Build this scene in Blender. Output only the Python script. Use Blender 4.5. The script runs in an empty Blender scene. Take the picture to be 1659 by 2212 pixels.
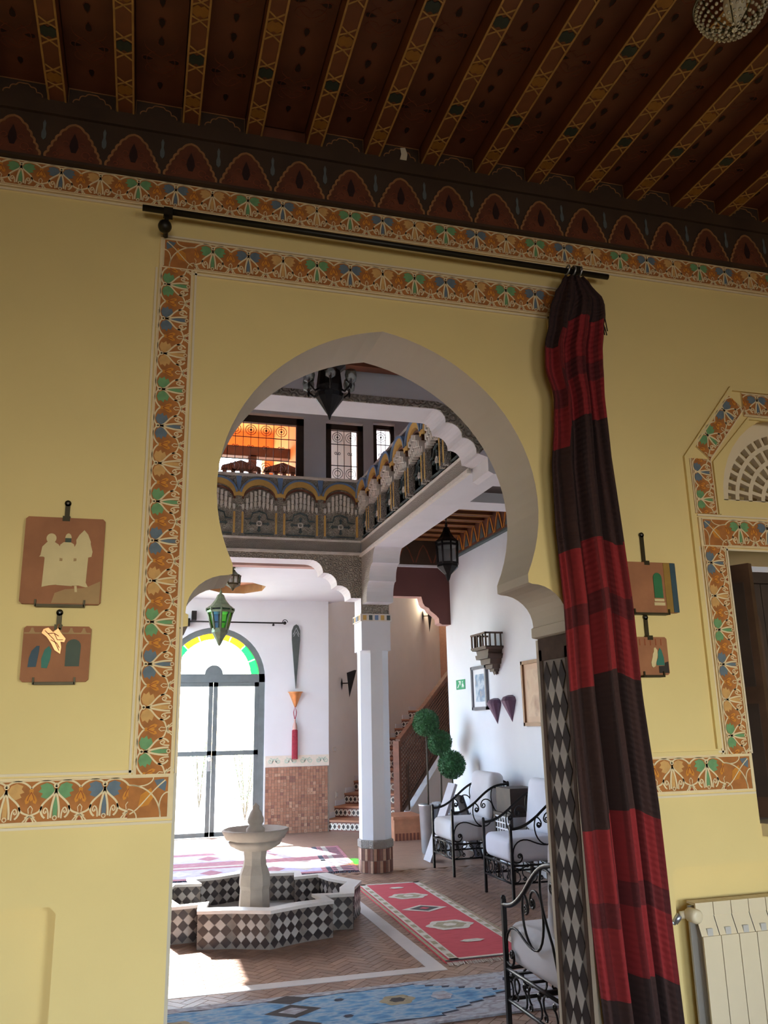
import bpy, bmesh, math, random
from mathutils import Vector, Matrix
from mathutils.geometry import tessellate_polygon
R = random.Random(7)
scene = bpy.context.scene
C = scene.collection
PI = math.pi

# ------------------------------------------------------------------ camera, world, light, exposure
cam_d = bpy.data.cameras.new('camera'); cam = bpy.data.objects.new('camera', cam_d); C.objects.link(cam)
cam_d.sensor_fit = 'VERTICAL'; cam_d.sensor_height = 36.0; cam_d.lens = 1796.0 / 2212.0 * 36.0
cam_d.clip_start = 0.05; cam_d.clip_end = 200
ax = Vector((0.9619, -0.2743, -0.0196)).normalized()
fw = Vector((0.2701, 0.9311, 0.2466)); fw = (fw - ax * fw.dot(ax)).normalized()
up = ax.cross(fw)
cam.matrix_world = Matrix(((ax.x, up.x, -fw.x, 0), (ax.y, up.y, -fw.y, 0), (ax.z, up.z, -fw.z, 1.5), (0, 0, 0, 1)))
scene.camera = cam

world = bpy.data.worlds.new('world'); scene.world = world; world.use_nodes = True
wn = world.node_tree.nodes; wl = world.node_tree.links
bg = wn['Background']
sky = wn.new('ShaderNodeTexSky'); sky.sky_type = 'NISHITA'; sky.sun_disc = False
sky.sun_elevation = math.radians(40); sky.sun_rotation = math.radians(-17)
wl.new(sky.outputs[0], bg.inputs[0]); bg.inputs[1].default_value = 2.3

def light(name, kind, loc, energy, color=(1, 1, 1), size=None, size_y=None, target=None, radius=0.05):
    d = bpy.data.lights.new(name, kind); d.energy = energy; d.color = color
    o = bpy.data.objects.new(name, d); C.objects.link(o); o.location = loc
    if kind == 'AREA':
        d.shape = 'RECTANGLE'; d.size = size; d.size_y = size_y or size
    elif kind == 'POINT':
        d.shadow_soft_size = radius
    if target is not None:
        o.rotation_euler = (Vector(target) - Vector(loc)).to_track_quat('-Z', 'Y').to_euler()
    return o

SUN = Vector((0.36, -1.15, -1.0)).normalized()
sun = light('sun_offscreen', 'SUN', (-5, 25, 12), 46.0, (1.0, 0.99, 0.96)); sun.data.angle = math.radians(0.6)
sun.rotation_euler = SUN.to_track_quat('-Z', 'Y').to_euler()
# daylight entering through the windows of the salon's rear wall, behind the camera
for _n, _x in (('left', -0.4), ('right', 2.4)):
    _l = light('window_rear_' + _n + '_offscreen', 'AREA', (_x, -3.25, 1.5), 27, (1.0, 0.95, 0.98), 1.5, 1.3, (_x, 3, -0.35))
    _l.data.spread = math.radians(95)

vs = scene.view_settings
vs.view_transform = 'Standard'; vs.look = 'None'; vs.gamma = 1.0; vs.use_curve_mapping = False
vs.exposure = 0.0
scene.cycles.use_denoising = True
scene.cycles.max_bounces = 10; scene.cycles.diffuse_bounces = 6; scene.cycles.transparent_max_bounces = 16
scene.cycles.sample_clamp_indirect = 6.0

# ------------------------------------------------------------------ materials
def lin(c):
    return tuple(((v / 255) / 12.92 if v / 255 <= 0.04045 else ((v / 255 + 0.055) / 1.055) ** 2.4) for v in c)
MATS = {}
def mat(name, rgb, rough=0.7, metal=0.0, var=0.12, scale=8.0, bump=0.0, bscale=60.0, spec=None):
    """principled paint, its colour varied by object-space noise, optional fine bump"""
    m = bpy.data.materials.new(name); m.use_nodes = True; MATS[name] = m
    nt = m.node_tree; n = nt.nodes; l = nt.links; b = n['Principled BSDF']
    c = lin(rgb)
    b.inputs['Roughness'].default_value = rough; b.inputs['Metallic'].default_value = metal
    if spec is not None: b.inputs['Specular IOR Level'].default_value = spec
    tc = n.new('ShaderNodeTexCoord')
    if var > 0:
        no = n.new('ShaderNodeTexNoise'); no.inputs['Scale'].default_value = scale; no.inputs['Detail'].default_value = 4
        l.new(tc.outputs['Object'], no.inputs['Vector'])
        cr = n.new('ShaderNodeValToRGB')
        cr.color_ramp.elements[0].position = 0.3; cr.color_ramp.elements[1].position = 0.7
        cr.color_ramp.elements[0].color = (*[v * (1 - var) for v in c], 1)
        cr.color_ramp.elements[1].color = (*[min(1, v * (1 + var)) for v in c], 1)
        l.new(no.outputs['Fac'], cr.inputs[0]); l.new(cr.outputs[0], b.inputs['Base Color'])
    else:
        b.inputs['Base Color'].default_value = (*c, 1)
    if bump > 0:
        n2 = n.new('ShaderNodeTexNoise'); n2.inputs['Scale'].default_value = bscale; n2.inputs['Detail'].default_value = 3
        l.new(tc.outputs['Object'], n2.inputs['Vector'])
        bp = n.new('ShaderNodeBump'); bp.inputs['Strength'].default_value = bump; bp.inputs['Distance'].default_value = 0.01
        l.new(n2.outputs['Fac'], bp.inputs['Height']); l.new(bp.outputs[0], b.inputs['Normal'])
    return m
def glass(name, rgb, alpha=0.25, rough=0.05):
    m = bpy.data.materials.new(name); m.use_nodes = True; MATS[name] = m
    nt = m.node_tree; n = nt.nodes; l = nt.links
    n.remove(n['Principled BSDF']); out = n['Material Output']
    tr = n.new('ShaderNodeBsdfTransparent'); tr.inputs[0].default_value = (*lin(rgb), 1)
    gl = n.new('ShaderNodeBsdfGlossy'); gl.inputs['Roughness'].default_value = rough
    mx = n.new('ShaderNodeMixShader'); mx.inputs[0].default_value = alpha
    l.new(tr.outputs[0], mx.inputs[1]); l.new(gl.outputs[0], mx.inputs[2]); l.new(mx.outputs[0], out.inputs[0])
    return m

mat('yellow_plaster', (228, 204, 138), 0.85, var=0.035, scale=2.2, bump=0.05, bscale=30)
mat('cream_plaster', (224, 208, 176), 0.85, var=0.03, scale=3)
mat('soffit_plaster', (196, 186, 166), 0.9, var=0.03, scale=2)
mat('white_plaster', (223, 227, 232), 0.85, var=0.025, scale=2.5, bump=0.04, bscale=25)
mat('warm_white', (228, 224, 220), 0.85, var=0.03, scale=2.5)
mat('stucco_ground', (172, 108, 50), 0.8, var=0.22, scale=20)
mat('stucco_line', (228, 206, 160), 0.8, var=0.06, scale=20)
mat('stucco_orange', (206, 134, 44), 0.8, var=0.18, scale=30)
mat('stucco_brick', (150, 74, 36), 0.8, var=0.12, scale=30)
mat('stucco_green', (108, 152, 100), 0.8, var=0.15, scale=30)
mat('stucco_blue', (100, 114, 122), 0.8, var=0.15, scale=30)
mat('stucco_tan', (206, 158, 92), 0.8, var=0.12, scale=30)
mat('wood_beam', (112, 62, 36), 0.55, var=0.25, scale=6)
mat('wood_plank', (106, 58, 36), 0.55, var=0.3, scale=5)
mat('wood_frieze', (64, 46, 30), 0.6, var=0.2, scale=6)
mat('wood_arch_fill', (98, 50, 26), 0.6, var=0.25, scale=22)
mat('paint_gold', (176, 132, 70), 0.5, var=0.15, scale=25)
mat('paint_gold_dim', (150, 104, 62), 0.55, var=0.2, scale=25)
mat('paint_ochre', (150, 100, 34), 0.55, var=0.15, scale=25)
mat('paint_teal', (38, 48, 42), 0.55, var=0.2, scale=25)
mat('paint_dark', (40, 14, 8), 0.6, var=0.2, scale=20)
mat('paint_floral', (120, 60, 34), 0.6, var=0.25, scale=20)
mat('paint_bluegrey', (92, 98, 96), 0.6, var=0.2, scale=20)
mat('dark_wood', (58, 44, 36), 0.65, var=0.25, scale=8)
mat('walnut', (74, 52, 40), 0.5, var=0.25, scale=10)
mat('lattice_wood', (112, 68, 48), 0.55, var=0.25, scale=14)
mat('red_brown_paint', (92, 52, 48), 0.75, var=0.1, scale=3)
mat('carved_white', (214, 215, 218), 0.85, var=0.04, scale=3)
mat('iron', (38, 36, 36), 0.42, 0.7, var=0.15, scale=20)
mat('rod_metal', (46, 42, 32), 0.45, 0.6, var=0.15, scale=20)
mat('bracket_metal', (62, 54, 34), 0.45, 0.7, var=0.15, scale=20)
mat('brass_dark', (72, 66, 40), 0.4, 0.7, var=0.2, scale=20)
mat('green_bronze', (96, 108, 84), 0.45, 0.6, var=0.2, scale=20)
mat('blade_metal', (76, 84, 82), 0.5, 0.3, var=0.12, scale=12)
mat('door_metal_glare', (112, 122, 124), 0.45, 0.4, var=0.1, scale=10)  # dark metal lightened: glare haze put into the colour
mat('tile_dark', (58, 52, 52), 0.3, var=0.2, scale=12, spec=0.4)
mat('tile_pale', (176, 172, 166), 0.3, var=0.08, scale=12, spec=0.4)
mat('tile_dark_jamb', (58, 50, 48), 0.8, var=0.2, scale=12, spec=0.08)
mat('tile_pale_jamb', (172, 166, 158), 0.8, var=0.1, scale=12, spec=0.08)
mat('tile_border', (84, 68, 58), 0.85, var=0.2, scale=20, spec=0.05)
mat('grout', (132, 124, 116), 0.9, var=0.1, scale=30)
mat('rim_white', (214, 210, 204), 0.4, var=0.05, scale=10)
mat('brick_a', (144, 113, 95), 0.4, var=0.2, scale=9, spec=0.35)
mat('brick_b', (136, 106, 90), 0.4, var=0.2, scale=9, spec=0.35)
mat('brick_c', (152, 120, 100), 0.4, var=0.2, scale=9, spec=0.35)
mat('floor_grout', (112, 98, 90), 0.7, var=0.15, scale=12)
mat('marble', (204, 200, 200), 0.35, var=0.06, scale=5)
mat('stone', (168, 158, 146), 0.75, var=0.1, scale=10, bump=0.2, bscale=40)
mat('terracotta', (172, 118, 88), 0.6, var=0.15, scale=10)
mat('mosaic_a', (164, 122, 100), 0.5, var=0.12, scale=30)
mat('mosaic_b', (148, 106, 86), 0.5, var=0.12, scale=30)
mat('mosaic_c', (184, 148, 124), 0.5, var=0.12, scale=30)
mat('mosaic_d', (126, 88, 76), 0.5, var=0.12, scale=30)
mat('zellige_white', (222, 214, 200), 0.4, var=0.06, scale=30)
mat('zellige_black', (48, 34, 32), 0.4, var=0.15, scale=30)
mat('zellige_brown', (112, 62, 46), 0.45, var=0.15, scale=30)
mat('green_scroll', (178, 200, 184), 0.8, var=0.1, scale=30)
mat('cushion', (214, 216, 222), 0.9, var=0.03, scale=6, bump=0.08, bscale=200)
mat('leaf', (44, 92, 50), 0.6, var=0.45, scale=18)
mat('leaf_core', (44, 92, 50), 0.8, var=0.3, scale=18)
mat('bark', (70, 62, 50), 0.8, var=0.2, scale=20)
mat('zinc', (178, 182, 186), 0.35, 0.8, var=0.1, scale=8)
mat('soil', (50, 38, 30), 0.95, var=0.2, scale=30)
mat('board_grey', (162, 158, 162), 0.7, var=0.06, scale=8)
mat('board_dark', (50, 46, 54), 0.7, var=0.1, scale=8)
mat('exit_green', (34, 148, 96), 0.5, var=0.04, scale=10)
mat('exit_white', (236, 240, 236), 0.5, var=0.0)
mat('frame_grey', (104, 104, 112), 0.4, 0.3, var=0.1, scale=15)
mat('frame_wood', (142, 102, 66), 0.5, var=0.15, scale=15)
mat('mount_white', (226, 228, 230), 0.8, var=0.03, scale=8)
mat('mount_tan', (206, 178, 150), 0.8, var=0.06, scale=5)
mat('cone_purple', (98, 74, 96), 0.4, 0.2, var=0.15, scale=14)
mat('copper', (214, 150, 96), 0.35, 0.6, var=0.1, scale=14)
mat('tassel_red', (160, 56, 72), 0.85, var=0.2, scale=40)
mat('switch_plate', (214, 208, 200), 0.5, var=0.03, scale=20)
mat('plaque_clay', (158, 104, 68), 0.8, var=0.14, scale=9, bump=0.15, bscale=50)
mat('plaque_sand', (172, 138, 92), 0.8, var=0.1, scale=12)
mat('plaque_cream', (214, 194, 142), 0.8, var=0.06, scale=12)
mat('plaque_green', (36, 108, 62), 0.6, var=0.12, scale=20)
mat('plaque_dkgreen', (60, 72, 52), 0.6, var=0.12, scale=20)
mat('plaque_blue', (44, 72, 84), 0.6, var=0.12, scale=20)
mat('plaque_teal', (44, 112, 92), 0.6, var=0.12, scale=20)
mat('plaque_ochre', (152, 116, 44), 0.7, var=0.12, scale=20)
mat('plaque_black', (44, 36, 28), 0.7, var=0.12, scale=20)
mat('radiator', (222, 206, 172), 0.4, var=0.02, scale=10)
mat('radiator_side', (190, 186, 178), 0.4, var=0.02, scale=10)
mat('crystal', (196, 188, 160), 0.12, 0.3, var=0.2, scale=60)
mat('bulb_glass', (236, 226, 196), 0.25, var=0.03, scale=10)
mat('parapet_yellow', (206, 168, 92), 0.8, var=0.12, scale=12)
mat('parapet_blue', (112, 140, 178), 0.8, var=0.12, scale=12)
mat('parapet_teal', (78, 92, 92), 0.8, var=0.15, scale=12)
mat('parapet_pale', (222, 218, 208), 0.85, var=0.08, scale=25)
mat('orange_wall', (238, 158, 84), 0.85, var=0.08, scale=3)
mat('pink_cornice', (186, 150, 140), 0.8, var=0.1, scale=6)
mat('garden_wall', (226, 222, 210), 0.9, var=0.06, scale=2)
mat('garden_paving', (226, 220, 206), 0.9, var=0.06, scale=2)
mat('garden_leaf', (120, 168, 116), 0.7, var=0.3, scale=10)
glass('clear_glass', (250, 252, 252), 0.05)
glass('green_glass', (70, 220, 110), 0.06)
glass('yellow_glass', (250, 206, 70), 0.06)
glass('blue_glass', (110, 170, 200), 0.1)
glass('lantern_glass', (190, 196, 186), 0.25, 0.15)

def carved(name, light_c, dark_c, scale):
    """carved stucco filigree: voronoi + wave relief in object space"""
    m = bpy.data.materials.new(name); m.use_nodes = True; MATS[name] = m
    nt = m.node_tree; n = nt.nodes; l = nt.links; b = n['Principled BSDF']; b.inputs['Roughness'].default_value = 0.85
    tc = n.new('ShaderNodeTexCoord')
    v = n.new('ShaderNodeTexVoronoi'); v.inputs['Scale'].default_value = scale; v.inputs['Randomness'].default_value = 0.55
    l.new(tc.outputs['Object'], v.inputs['Vector'])
    v2 = n.new('ShaderNodeMath'); v2.operation = 'MULTIPLY'; v2.inputs[1].default_value = 17.0
    l.new(v.outputs['Distance'], v2.inputs[0])
    s1 = n.new('ShaderNodeMath'); s1.operation = 'SINE'; l.new(v2.outputs[0], s1.inputs[0])
    mu = n.new('ShaderNodeMath'); mu.operation = 'MULTIPLY_ADD'; mu.inputs[1].default_value = 0.5; mu.inputs[2].default_value = 0.5
    l.new(s1.outputs[0], mu.inputs[0])
    cr = n.new('ShaderNodeValToRGB'); e = cr.color_ramp.elements
    e[0].position = 0.30; e[0].color = (*lin(light_c), 1); e[1].position = 0.85; e[1].color = (*lin(dark_c), 1)  # grooves slightly darker: recess shade put into the colour
    l.new(mu.outputs[0], cr.inputs[0]); l.new(cr.outputs[0], b.inputs['Base Color'])
    bp = n.new('ShaderNodeBump'); bp.invert = True; bp.inputs['Strength'].default_value = 1.0; bp.inputs['Distance'].default_value = 0.02
    l.new(mu.outputs[0], bp.inputs['Height']); l.new(bp.outputs[0], b.inputs['Normal'])
carved('carved_grey', (206, 200, 186), (196, 190, 175), 30)
carved('carved_fine', (210, 202, 192), (200, 192, 181), 44)
carved('carved_large', (178, 171, 157), (168, 161, 147), 18)

def woven(name, cols, scale=26.0, stretch=(1, 6, 1)):
    """hand-woven wool: streaky noise over a few dye tones"""
    m = bpy.data.materials.new(name); m.use_nodes = True; MATS[name] = m
    nt = m.node_tree; n = nt.nodes; l = nt.links; b = n['Principled BSDF']; b.inputs['Roughness'].default_value = 0.95
    tc = n.new('ShaderNodeTexCoord'); mp = n.new('ShaderNodeMapping'); mp.inputs['Scale'].default_value = stretch
    l.new(tc.outputs['Object'], mp.inputs['Vector'])
    no = n.new('ShaderNodeTexNoise'); no.inputs['Scale'].default_value = scale / 4; no.inputs['Detail'].default_value = 6
    l.new(mp.outputs[0], no.inputs['Vector'])
    cr = n.new('ShaderNodeValToRGB'); el = cr.color_ramp.elements
    k = len(cols)
    for i, c in enumerate(cols):
        p = 0.32 + 0.36 * i / max(1, k - 1)
        if i < 2: el[i].position = p; el[i].color = (*lin(c), 1)
        else:
            e = el.new(p); e.color = (*lin(c), 1)
    l.new(no.outputs['Fac'], cr.inputs[0]); l.new(cr.outputs[0], b.inputs['Base Color'])
    bp = n.new('ShaderNodeBump'); bp.inputs['Strength'].default_value = 0.3; bp.inputs['Distance'].default_value = 0.004
    l.new(no.outputs['Fac'], bp.inputs['Height']); l.new(bp.outputs[0], b.inputs['Normal'])
woven('wool_red', [(172, 50, 62), (190, 64, 76), (180, 56, 68)])
woven('wool_cream', [(188, 178, 164), (214, 204, 190), (170, 158, 144)], 60)
woven('wool_olive', [(128, 118, 92), (170, 158, 128), (112, 100, 78)], 80)
woven('wool_black', [(48, 42, 42), (64, 56, 54)])
woven('wool_blue', [(72, 120, 164), (94, 146, 186), (150, 172, 190), (84, 130, 172)], 30, (1.4, 3, 1))
woven('wool_grey', [(150, 156, 172), (176, 180, 188), (140, 134, 140), (188, 190, 196)], 30, (1.4, 3, 1))
woven('wool_navy', [(40, 46, 66), (56, 58, 72)])
woven('wool_pink', [(180, 120, 128), (150, 84, 96), (196, 150, 150)], 40)
woven('wool_violet', [(172, 160, 196), (200, 190, 212), (150, 130, 170)], 40)

def curtain_material():
    m = bpy.data.materials.new('curtain_cloth'); m.use_nodes = True; MATS['curtain_cloth'] = m
    nt = m.node_tree; n = nt.nodes; l = nt.links; b = n['Principled BSDF']; b.inputs['Roughness'].default_value = 0.9
    uv = n.new('ShaderNodeUVMap'); uv.uv_map = 'UVMap'
    sp = n.new('ShaderNodeSeparateXYZ'); l.new(uv.outputs[0], sp.inputs[0])
    cr = n.new('ShaderNodeValToRGB'); cr.color_ramp.interpolation = 'CONSTANT'
    red, mid, dark = (134, 30, 32), (98, 26, 28), (55, 31, 26)      # three dyes, repeated down the cloth
    stops = [(0.0, dark), (0.60, red), (0.83, mid), (0.91, red), (1.15, dark), (1.66, red), (1.895, mid), (1.975, red),
             (2.20, dark), (2.72, red), (2.89, mid), (2.97, red), (3.16, dark)]
    el = cr.color_ramp.elements
    for i, (z, c) in enumerate(stops):
        if i < 2: e = el[i]
        else: e = el.new(z / 3.5)
        e.position = z / 3.5; e.color = (*lin(c), 1)
    l.new(sp.outputs[1], cr.inputs[0])
    # darker warp stripes
    wv = n.new('ShaderNodeTexWave'); wv.inputs['Scale'].default_value = 2.6; wv.inputs['Distortion'].default_value = 0.4
    l.new(uv.outputs[0], wv.inputs['Vector'])
    mx = n.new('ShaderNodeMix'); mx.data_type = 'RGBA'; mx.blend_type = 'MULTIPLY'
    r2 = n.new('ShaderNodeValToRGB'); r2.color_ramp.elements[0].position = 0.25; r2.color_ramp.elements[0].color = (0.55, 0.5, 0.5, 1); r2.color_ramp.elements[1].position = 0.4; r2.color_ramp.elements[1].color = (1, 1, 1, 1)
    l.new(wv.outputs['Fac'], r2.inputs[0]); mx.inputs[0].default_value = 1.0
    l.new(cr.outputs[0], mx.inputs[6]); l.new(r2.outputs[0], mx.inputs[7]); l.new(mx.outputs[2], b.inputs['Base Color'])
    w2 = n.new('ShaderNodeTexWave'); w2.bands_direction = 'Y'; w2.inputs['Scale'].default_value = 46; w2.inputs['Distortion'].default_value = 1.2
    l.new(uv.outputs[0], w2.inputs['Vector'])
    bp = n.new('ShaderNodeBump'); bp.inputs['Strength'].default_value = 0.5; bp.inputs['Distance'].default_value = 0.004
    l.new(w2.outputs['Fac'], bp.inputs['Height']); l.new(bp.outputs[0], b.inputs['Normal'])
curtain_material()

# ------------------------------------------------------------------ mesh builder
class MB:
    def __init__(s): s.v = []; s.f = []; s.m = []; s.sm = []; s.mats = []; s.M = Matrix.Identity(4)
    def mi(s, name):
        if name not in s.mats: s.mats.append(name)
        return s.mats.index(name)
    def add(s, vs_, fs, mat_, smooth=False):
        o = len(s.v); i = s.mi(mat_)
        s.v += [s.M @ Vector(p) for p in vs_]
        for f in fs: s.f.append([o + k for k in f]); s.m.append(i); s.sm.append(smooth)
    def box(s, lo, hi, mat_):
        x0, y0, z0 = lo; x1, y1, z1 = hi
        s.add([(x0, y0, z0), (x1, y0, z0), (x1, y1, z0), (x0, y1, z0), (x0, y0, z1), (x1, y0, z1), (x1, y1, z1), (x0, y1, z1)],
              [(0, 3, 2, 1), (4, 5, 6, 7), (0, 1, 5, 4), (1, 2, 6, 5), (2, 3, 7, 6), (3, 0, 4, 7)], mat_)
    def tube(s, pts, r, mat_, n=6, closed=False, caps=True):
        pts = [Vector(p) for p in pts]; k = len(pts); rr = r if isinstance(r, (list, tuple)) else [r] * k
        vs_ = []; nrm = None
        for i, p in enumerate(pts):
            if closed: t = pts[(i + 1) % k] - pts[i - 1]
            else: t = pts[min(i + 1, k - 1)] - pts[max(i - 1, 0)]
            if t.length < 1e-9: t = Vector((0, 0, 1))
            t.normalize()
            if nrm is None: nrm = t.orthogonal().normalized()
            nrm = (nrm - t * nrm.dot(t))
            if nrm.length < 1e-6: nrm = t.orthogonal()
            nrm.normalize(); b = t.cross(nrm)
            for j in range(n):
                a = 2 * PI * j / n; vs_.append(p + (nrm * math.cos(a) + b * math.sin(a)) * rr[i])
        fs = []
        for i in range(k if closed else k - 1):
            i2 = (i + 1) % k
            for j in range(n): fs.append((i * n + j, i * n + (j + 1) % n, i2 * n + (j + 1) % n, i2 * n + j))
        if caps and not closed: fs += [tuple(range(n - 1, -1, -1)), tuple((k - 1) * n + j for j in range(n))]
        s.add(vs_, fs, mat_, n > 4)
    def lathe(s, prof, mat_, c=(0, 0, 0), n=16, smooth=True, a0=0.0, a1=2 * PI):
        full = abs(a1 - a0 - 2 * PI) < 1e-6; m = n if full else n + 1
        vs_ = [(c[0] + r * math.cos(a0 + (a1 - a0) * j / n), c[1] + r * math.sin(a0 + (a1 - a0) * j / n), c[2] + z) for r, z in prof for j in range(m)]
        fs = []
        for i in range(len(prof) - 1):
            for j in range(n):
                j2 = (j + 1) % m; fs.append((i * m + j, i * m + j2, (i + 1) * m + j2, (i + 1) * m + j))
        s.add(vs_, fs, mat_, smooth)
        if full:
            for i, rev in ((0, True), (len(prof) - 1, False)):
                if prof[i][0] > 1e-4:
                    f = [i * n + j for j in range(n)]; s.add([vs_[k] for k in f], [list(range(n))[::-1] if rev else list(range(n))], mat_)
    def ball(s, c, r, mat_, n=10):
        s.lathe([(r * math.sin(PI * i / n) + 1e-5, -r * math.cos(PI * i / n)) for i in range(n + 1)], mat_, c, n + 2)
    def extr(s, loops, to3, d, mats3):
        """polygon with holes in 2-D, extruded from depth 0 to d; mats3 = (front, back, side or callable(loop, i))"""
        fl = [p for lp in loops for p in lp]; N = len(fl)
        tri = tessellate_polygon([[Vector((x, y, 0)) for x, y in lp] for lp in loops])
        A = [to3(x, y, 0) for x, y in fl]; B = [to3(x, y, d) for x, y in fl]
        s.add(A, tri, mats3[0]); s.add(B, [t[::-1] for t in tri], mats3[1])
        o = 0
        for li, lp in enumerate(loops):
            k = len(lp)
            for i in range(k):
                a = o + i; b = o + (i + 1) % k
                mm = mats3[2](li, i) if callable(mats3[2]) else mats3[2]
                s.add([A[a], A[b], B[b], B[a]], [(0, 1, 2, 3)], mm)
            o += k
    def plate(s, poly, z0, z1, mat_, side=None):
        """2-D polygon in local xy, from z0 to z1"""
        s.extr([poly], lambda x, y, d: (x, y, z0 + d), z1 - z0, (mat_, mat_, side or mat_))
    def ribbon(s, pts, w, z0, z1, mat_, closed=False):
        P = [Vector((x, y)) for x, y in pts]; k = len(P); L = []; Rr = []
        for i in range(k):
            if closed: t = P[(i + 1) % k] - P[i - 1]
            else: t = P[min(i + 1, k - 1)] - P[max(i - 1, 0)]
            if t.length < 1e-9: t = Vector((1, 0))
            t.normalize(); nn = Vector((-t.y, t.x)) * w / 2; L.append(P[i] + nn); Rr.append(P[i] - nn)
        vs_ = []
        for i in range(k): vs_ += [(L[i].x, L[i].y, z1), (Rr[i].x, Rr[i].y, z1), (L[i].x, L[i].y, z0), (Rr[i].x, Rr[i].y, z0)]
        fs = []
        for i in range(k if closed else k - 1):
            a = 4 * i; b = 4 * ((i + 1) % k); fs += [(a, a + 1, b + 1, b), (a, b, b + 2, a + 2), (a + 1, a + 3, b + 3, b + 1)]
        s.add(vs_, fs, mat_)
    def mesh(s, name):
        me = bpy.data.meshes.new(name); me.from_pydata([tuple(v) for v in s.v], [], s.f)
        for k in s.mats: me.materials.append(MATS[k])
        me.polygons.foreach_set('material_index', s.m); me.polygons.foreach_set('use_smooth', s.sm)
        me.update()
        bm = bmesh.new(); bm.from_mesh(me); bmesh.ops.recalc_face_normals(bm, faces=bm.faces); bm.to_mesh(me); bm.free()
        return me
    def build(s, name, parent=None, **k):
        return link(name, s.mesh(name), parent, **k)

def link(name, me, parent=None, label=None, cat=None, group=None, kind=None, M=None):
    o = bpy.data.objects.new(name, me); C.objects.link(o)
    if parent is not None: o.parent = parent
    if M is not None: o.matrix_local = M
    tag(o, label, cat, group, kind)
    return o
def tag(o, label=None, cat=None, group=None, kind=None):
    if label: o['label'] = label
    if cat: o['category'] = cat
    if group: o['group'] = group
    if kind: o['kind'] = kind
    return o
def thing(name, label, cat, loc=(0, 0, 0), rz=0.0, group=None):
    o = bpy.data.objects.new(name, None); C.objects.link(o); o.location = loc; o.rotation_euler = (0, 0, rz); o.empty_display_size = 0.05
    return tag(o, label, cat, group)
def dup(o, parent=None, **k):
    c = o.copy(); C.objects.link(c); c.parent = parent
    for ch in list(o.children): dup(ch, c)
    tag(c, **k)
    return c
def rbox(size, r, seg=3):
    bm = bmesh.new(); bmesh.ops.create_cube(bm, size=1.0)
    for v in bm.verts: v.co = Vector((v.co.x * size[0], v.co.y * size[1], v.co.z * size[2]))
    bmesh.ops.bevel(bm, geom=list(bm.edges), offset=r, segments=seg, profile=0.5, affect='EDGES')
    return bm
def softbox(name, size, r, mat_, loc, parent, rot=None, puff=0.0, **k):
    bm = rbox(size, r, 4)
    if puff:
        for v in bm.verts:
            fx = 1 - min(1, abs(v.co.x) / (size[0] / 2)) ** 2; fy = 1 - min(1, abs(v.co.y) / (size[1] / 2)) ** 2
            v.co.z += math.copysign(puff * fx * fy, v.co.z)
    me = bpy.data.meshes.new(name); bm.to_mesh(me); bm.free(); me.materials.append(MATS[mat_])
    for p in me.polygons: p.use_smooth = True
    o = link(name, me, parent, **k); o.location = loc
    if rot: o.rotation_euler = rot
    return o
def arc(cx, cy, r, a0, a1, n=10, ry=None):
    return [(cx + r * math.cos(a0 + (a1 - a0) * i / n), cy + (ry or r) * math.sin(a0 + (a1 - a0) * i / n)) for i in range(n + 1)]
def bez(p0, p1, p2, p3, n=8):
    o = []
    for i in range(n + 1):
        t = i / n; a = (1 - t) ** 3; b = 3 * t * (1 - t) ** 2; c = 3 * t * t * (1 - t); d = t ** 3
        o.append(tuple(a * p0[k] + b * p1[k] + c * p2[k] + d * p3[k] for k in range(len(p0))))
    return o
def spiral(cx, cy, r0, r1, a0, turns, n=22):
    return [(cx + (r0 + (r1 - r0) * i / n) * math.cos(a0 + 2 * PI * turns * i / n), cy + (r0 + (r1 - r0) * i / n) * math.sin(a0 + 2 * PI * turns * i / n)) for i in range(n + 1)]

# ================================================================== SETTING: the salon
YW = 3.0            # front face of the arch wall
YB = 3.31           # its far face
AX, AZ, AR = 0.882, 2.355, 0.65     # horseshoe arch centre and radius
def XZ(y0): return lambda x, z, d: (x, y0 + d, z)

def arch_right():
    """right half of the opening from the floor up to the apex: (x offset, z)"""
    p = [(0.763, 0.0), (0.763, 1.84), (0.735, 1.845), (0.735, 1.885)]
    p += [(0.745, 1.89)]
    p += [(0.60 + 0.145 * math.cos(a), 1.895 + 0.135 * math.sin(a)) for a in [PI / 2 * i / 8 for i in range(9)]]
    p += [(0.585, 2.035), (0.585, 2.07)]
    a0 = math.asin((2.07 - AZ) / AR)
    for i in range(1, 25):
        a = a0 + (PI / 2 - a0) * i / 24
        z = AZ + AR * math.sin(a); x = AR * math.cos(a)
        if a > 0: z += 0.055 * (a / (PI / 2)) ** 3        # slight point
        p.append((x, z))
    return p
ar = arch_right()
opening = [(AX + x, z) for x, z in ar] + [(AX - x, z) for x, z in ar[::-1][1:]]     # right jamb foot -> apex -> left jamb foot
opening_lr = opening[::-1]
lun_c, lun_z, lun_r = 2.87, 2.43, 0.43
lunette = [(lun_c + lun_r, lun_z)] + arc(lun_c, lun_z, lun_r, 0, PI, 20)[1:]
window = [(2.42, 1.08), (3.32, 1.08), (3.32, 2.20), (2.42, 2.20)]
NL, NR = (-1.6, -0.222, 0.965), (1.995, 3.35, 0.94)      # radiator niches (x0, x1, top)
def niche(n):
    x0, x1, z = n; r = 0.02
    return [(x0, 0), (x0, z), (x1 - r, z), (x1, z - r), (x1, 0)] if n is NL else [(x0, 0), (x0, z - r), (x0 + r, z), (x1, z), (x1, 0)]
XL, XR = -2.3, 4.3
outer_f = [(XL, 0)] + niche(NL) + opening_lr + niche(NR) + [(XR, 0), (XR, 4.1), (XL, 4.1)]
outer_b = [(XL, 0)] + opening_lr + [(XR, 0), (XR, 4.1), (XL, 4.1)]
m = MB()
no = len(opening_lr)
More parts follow.
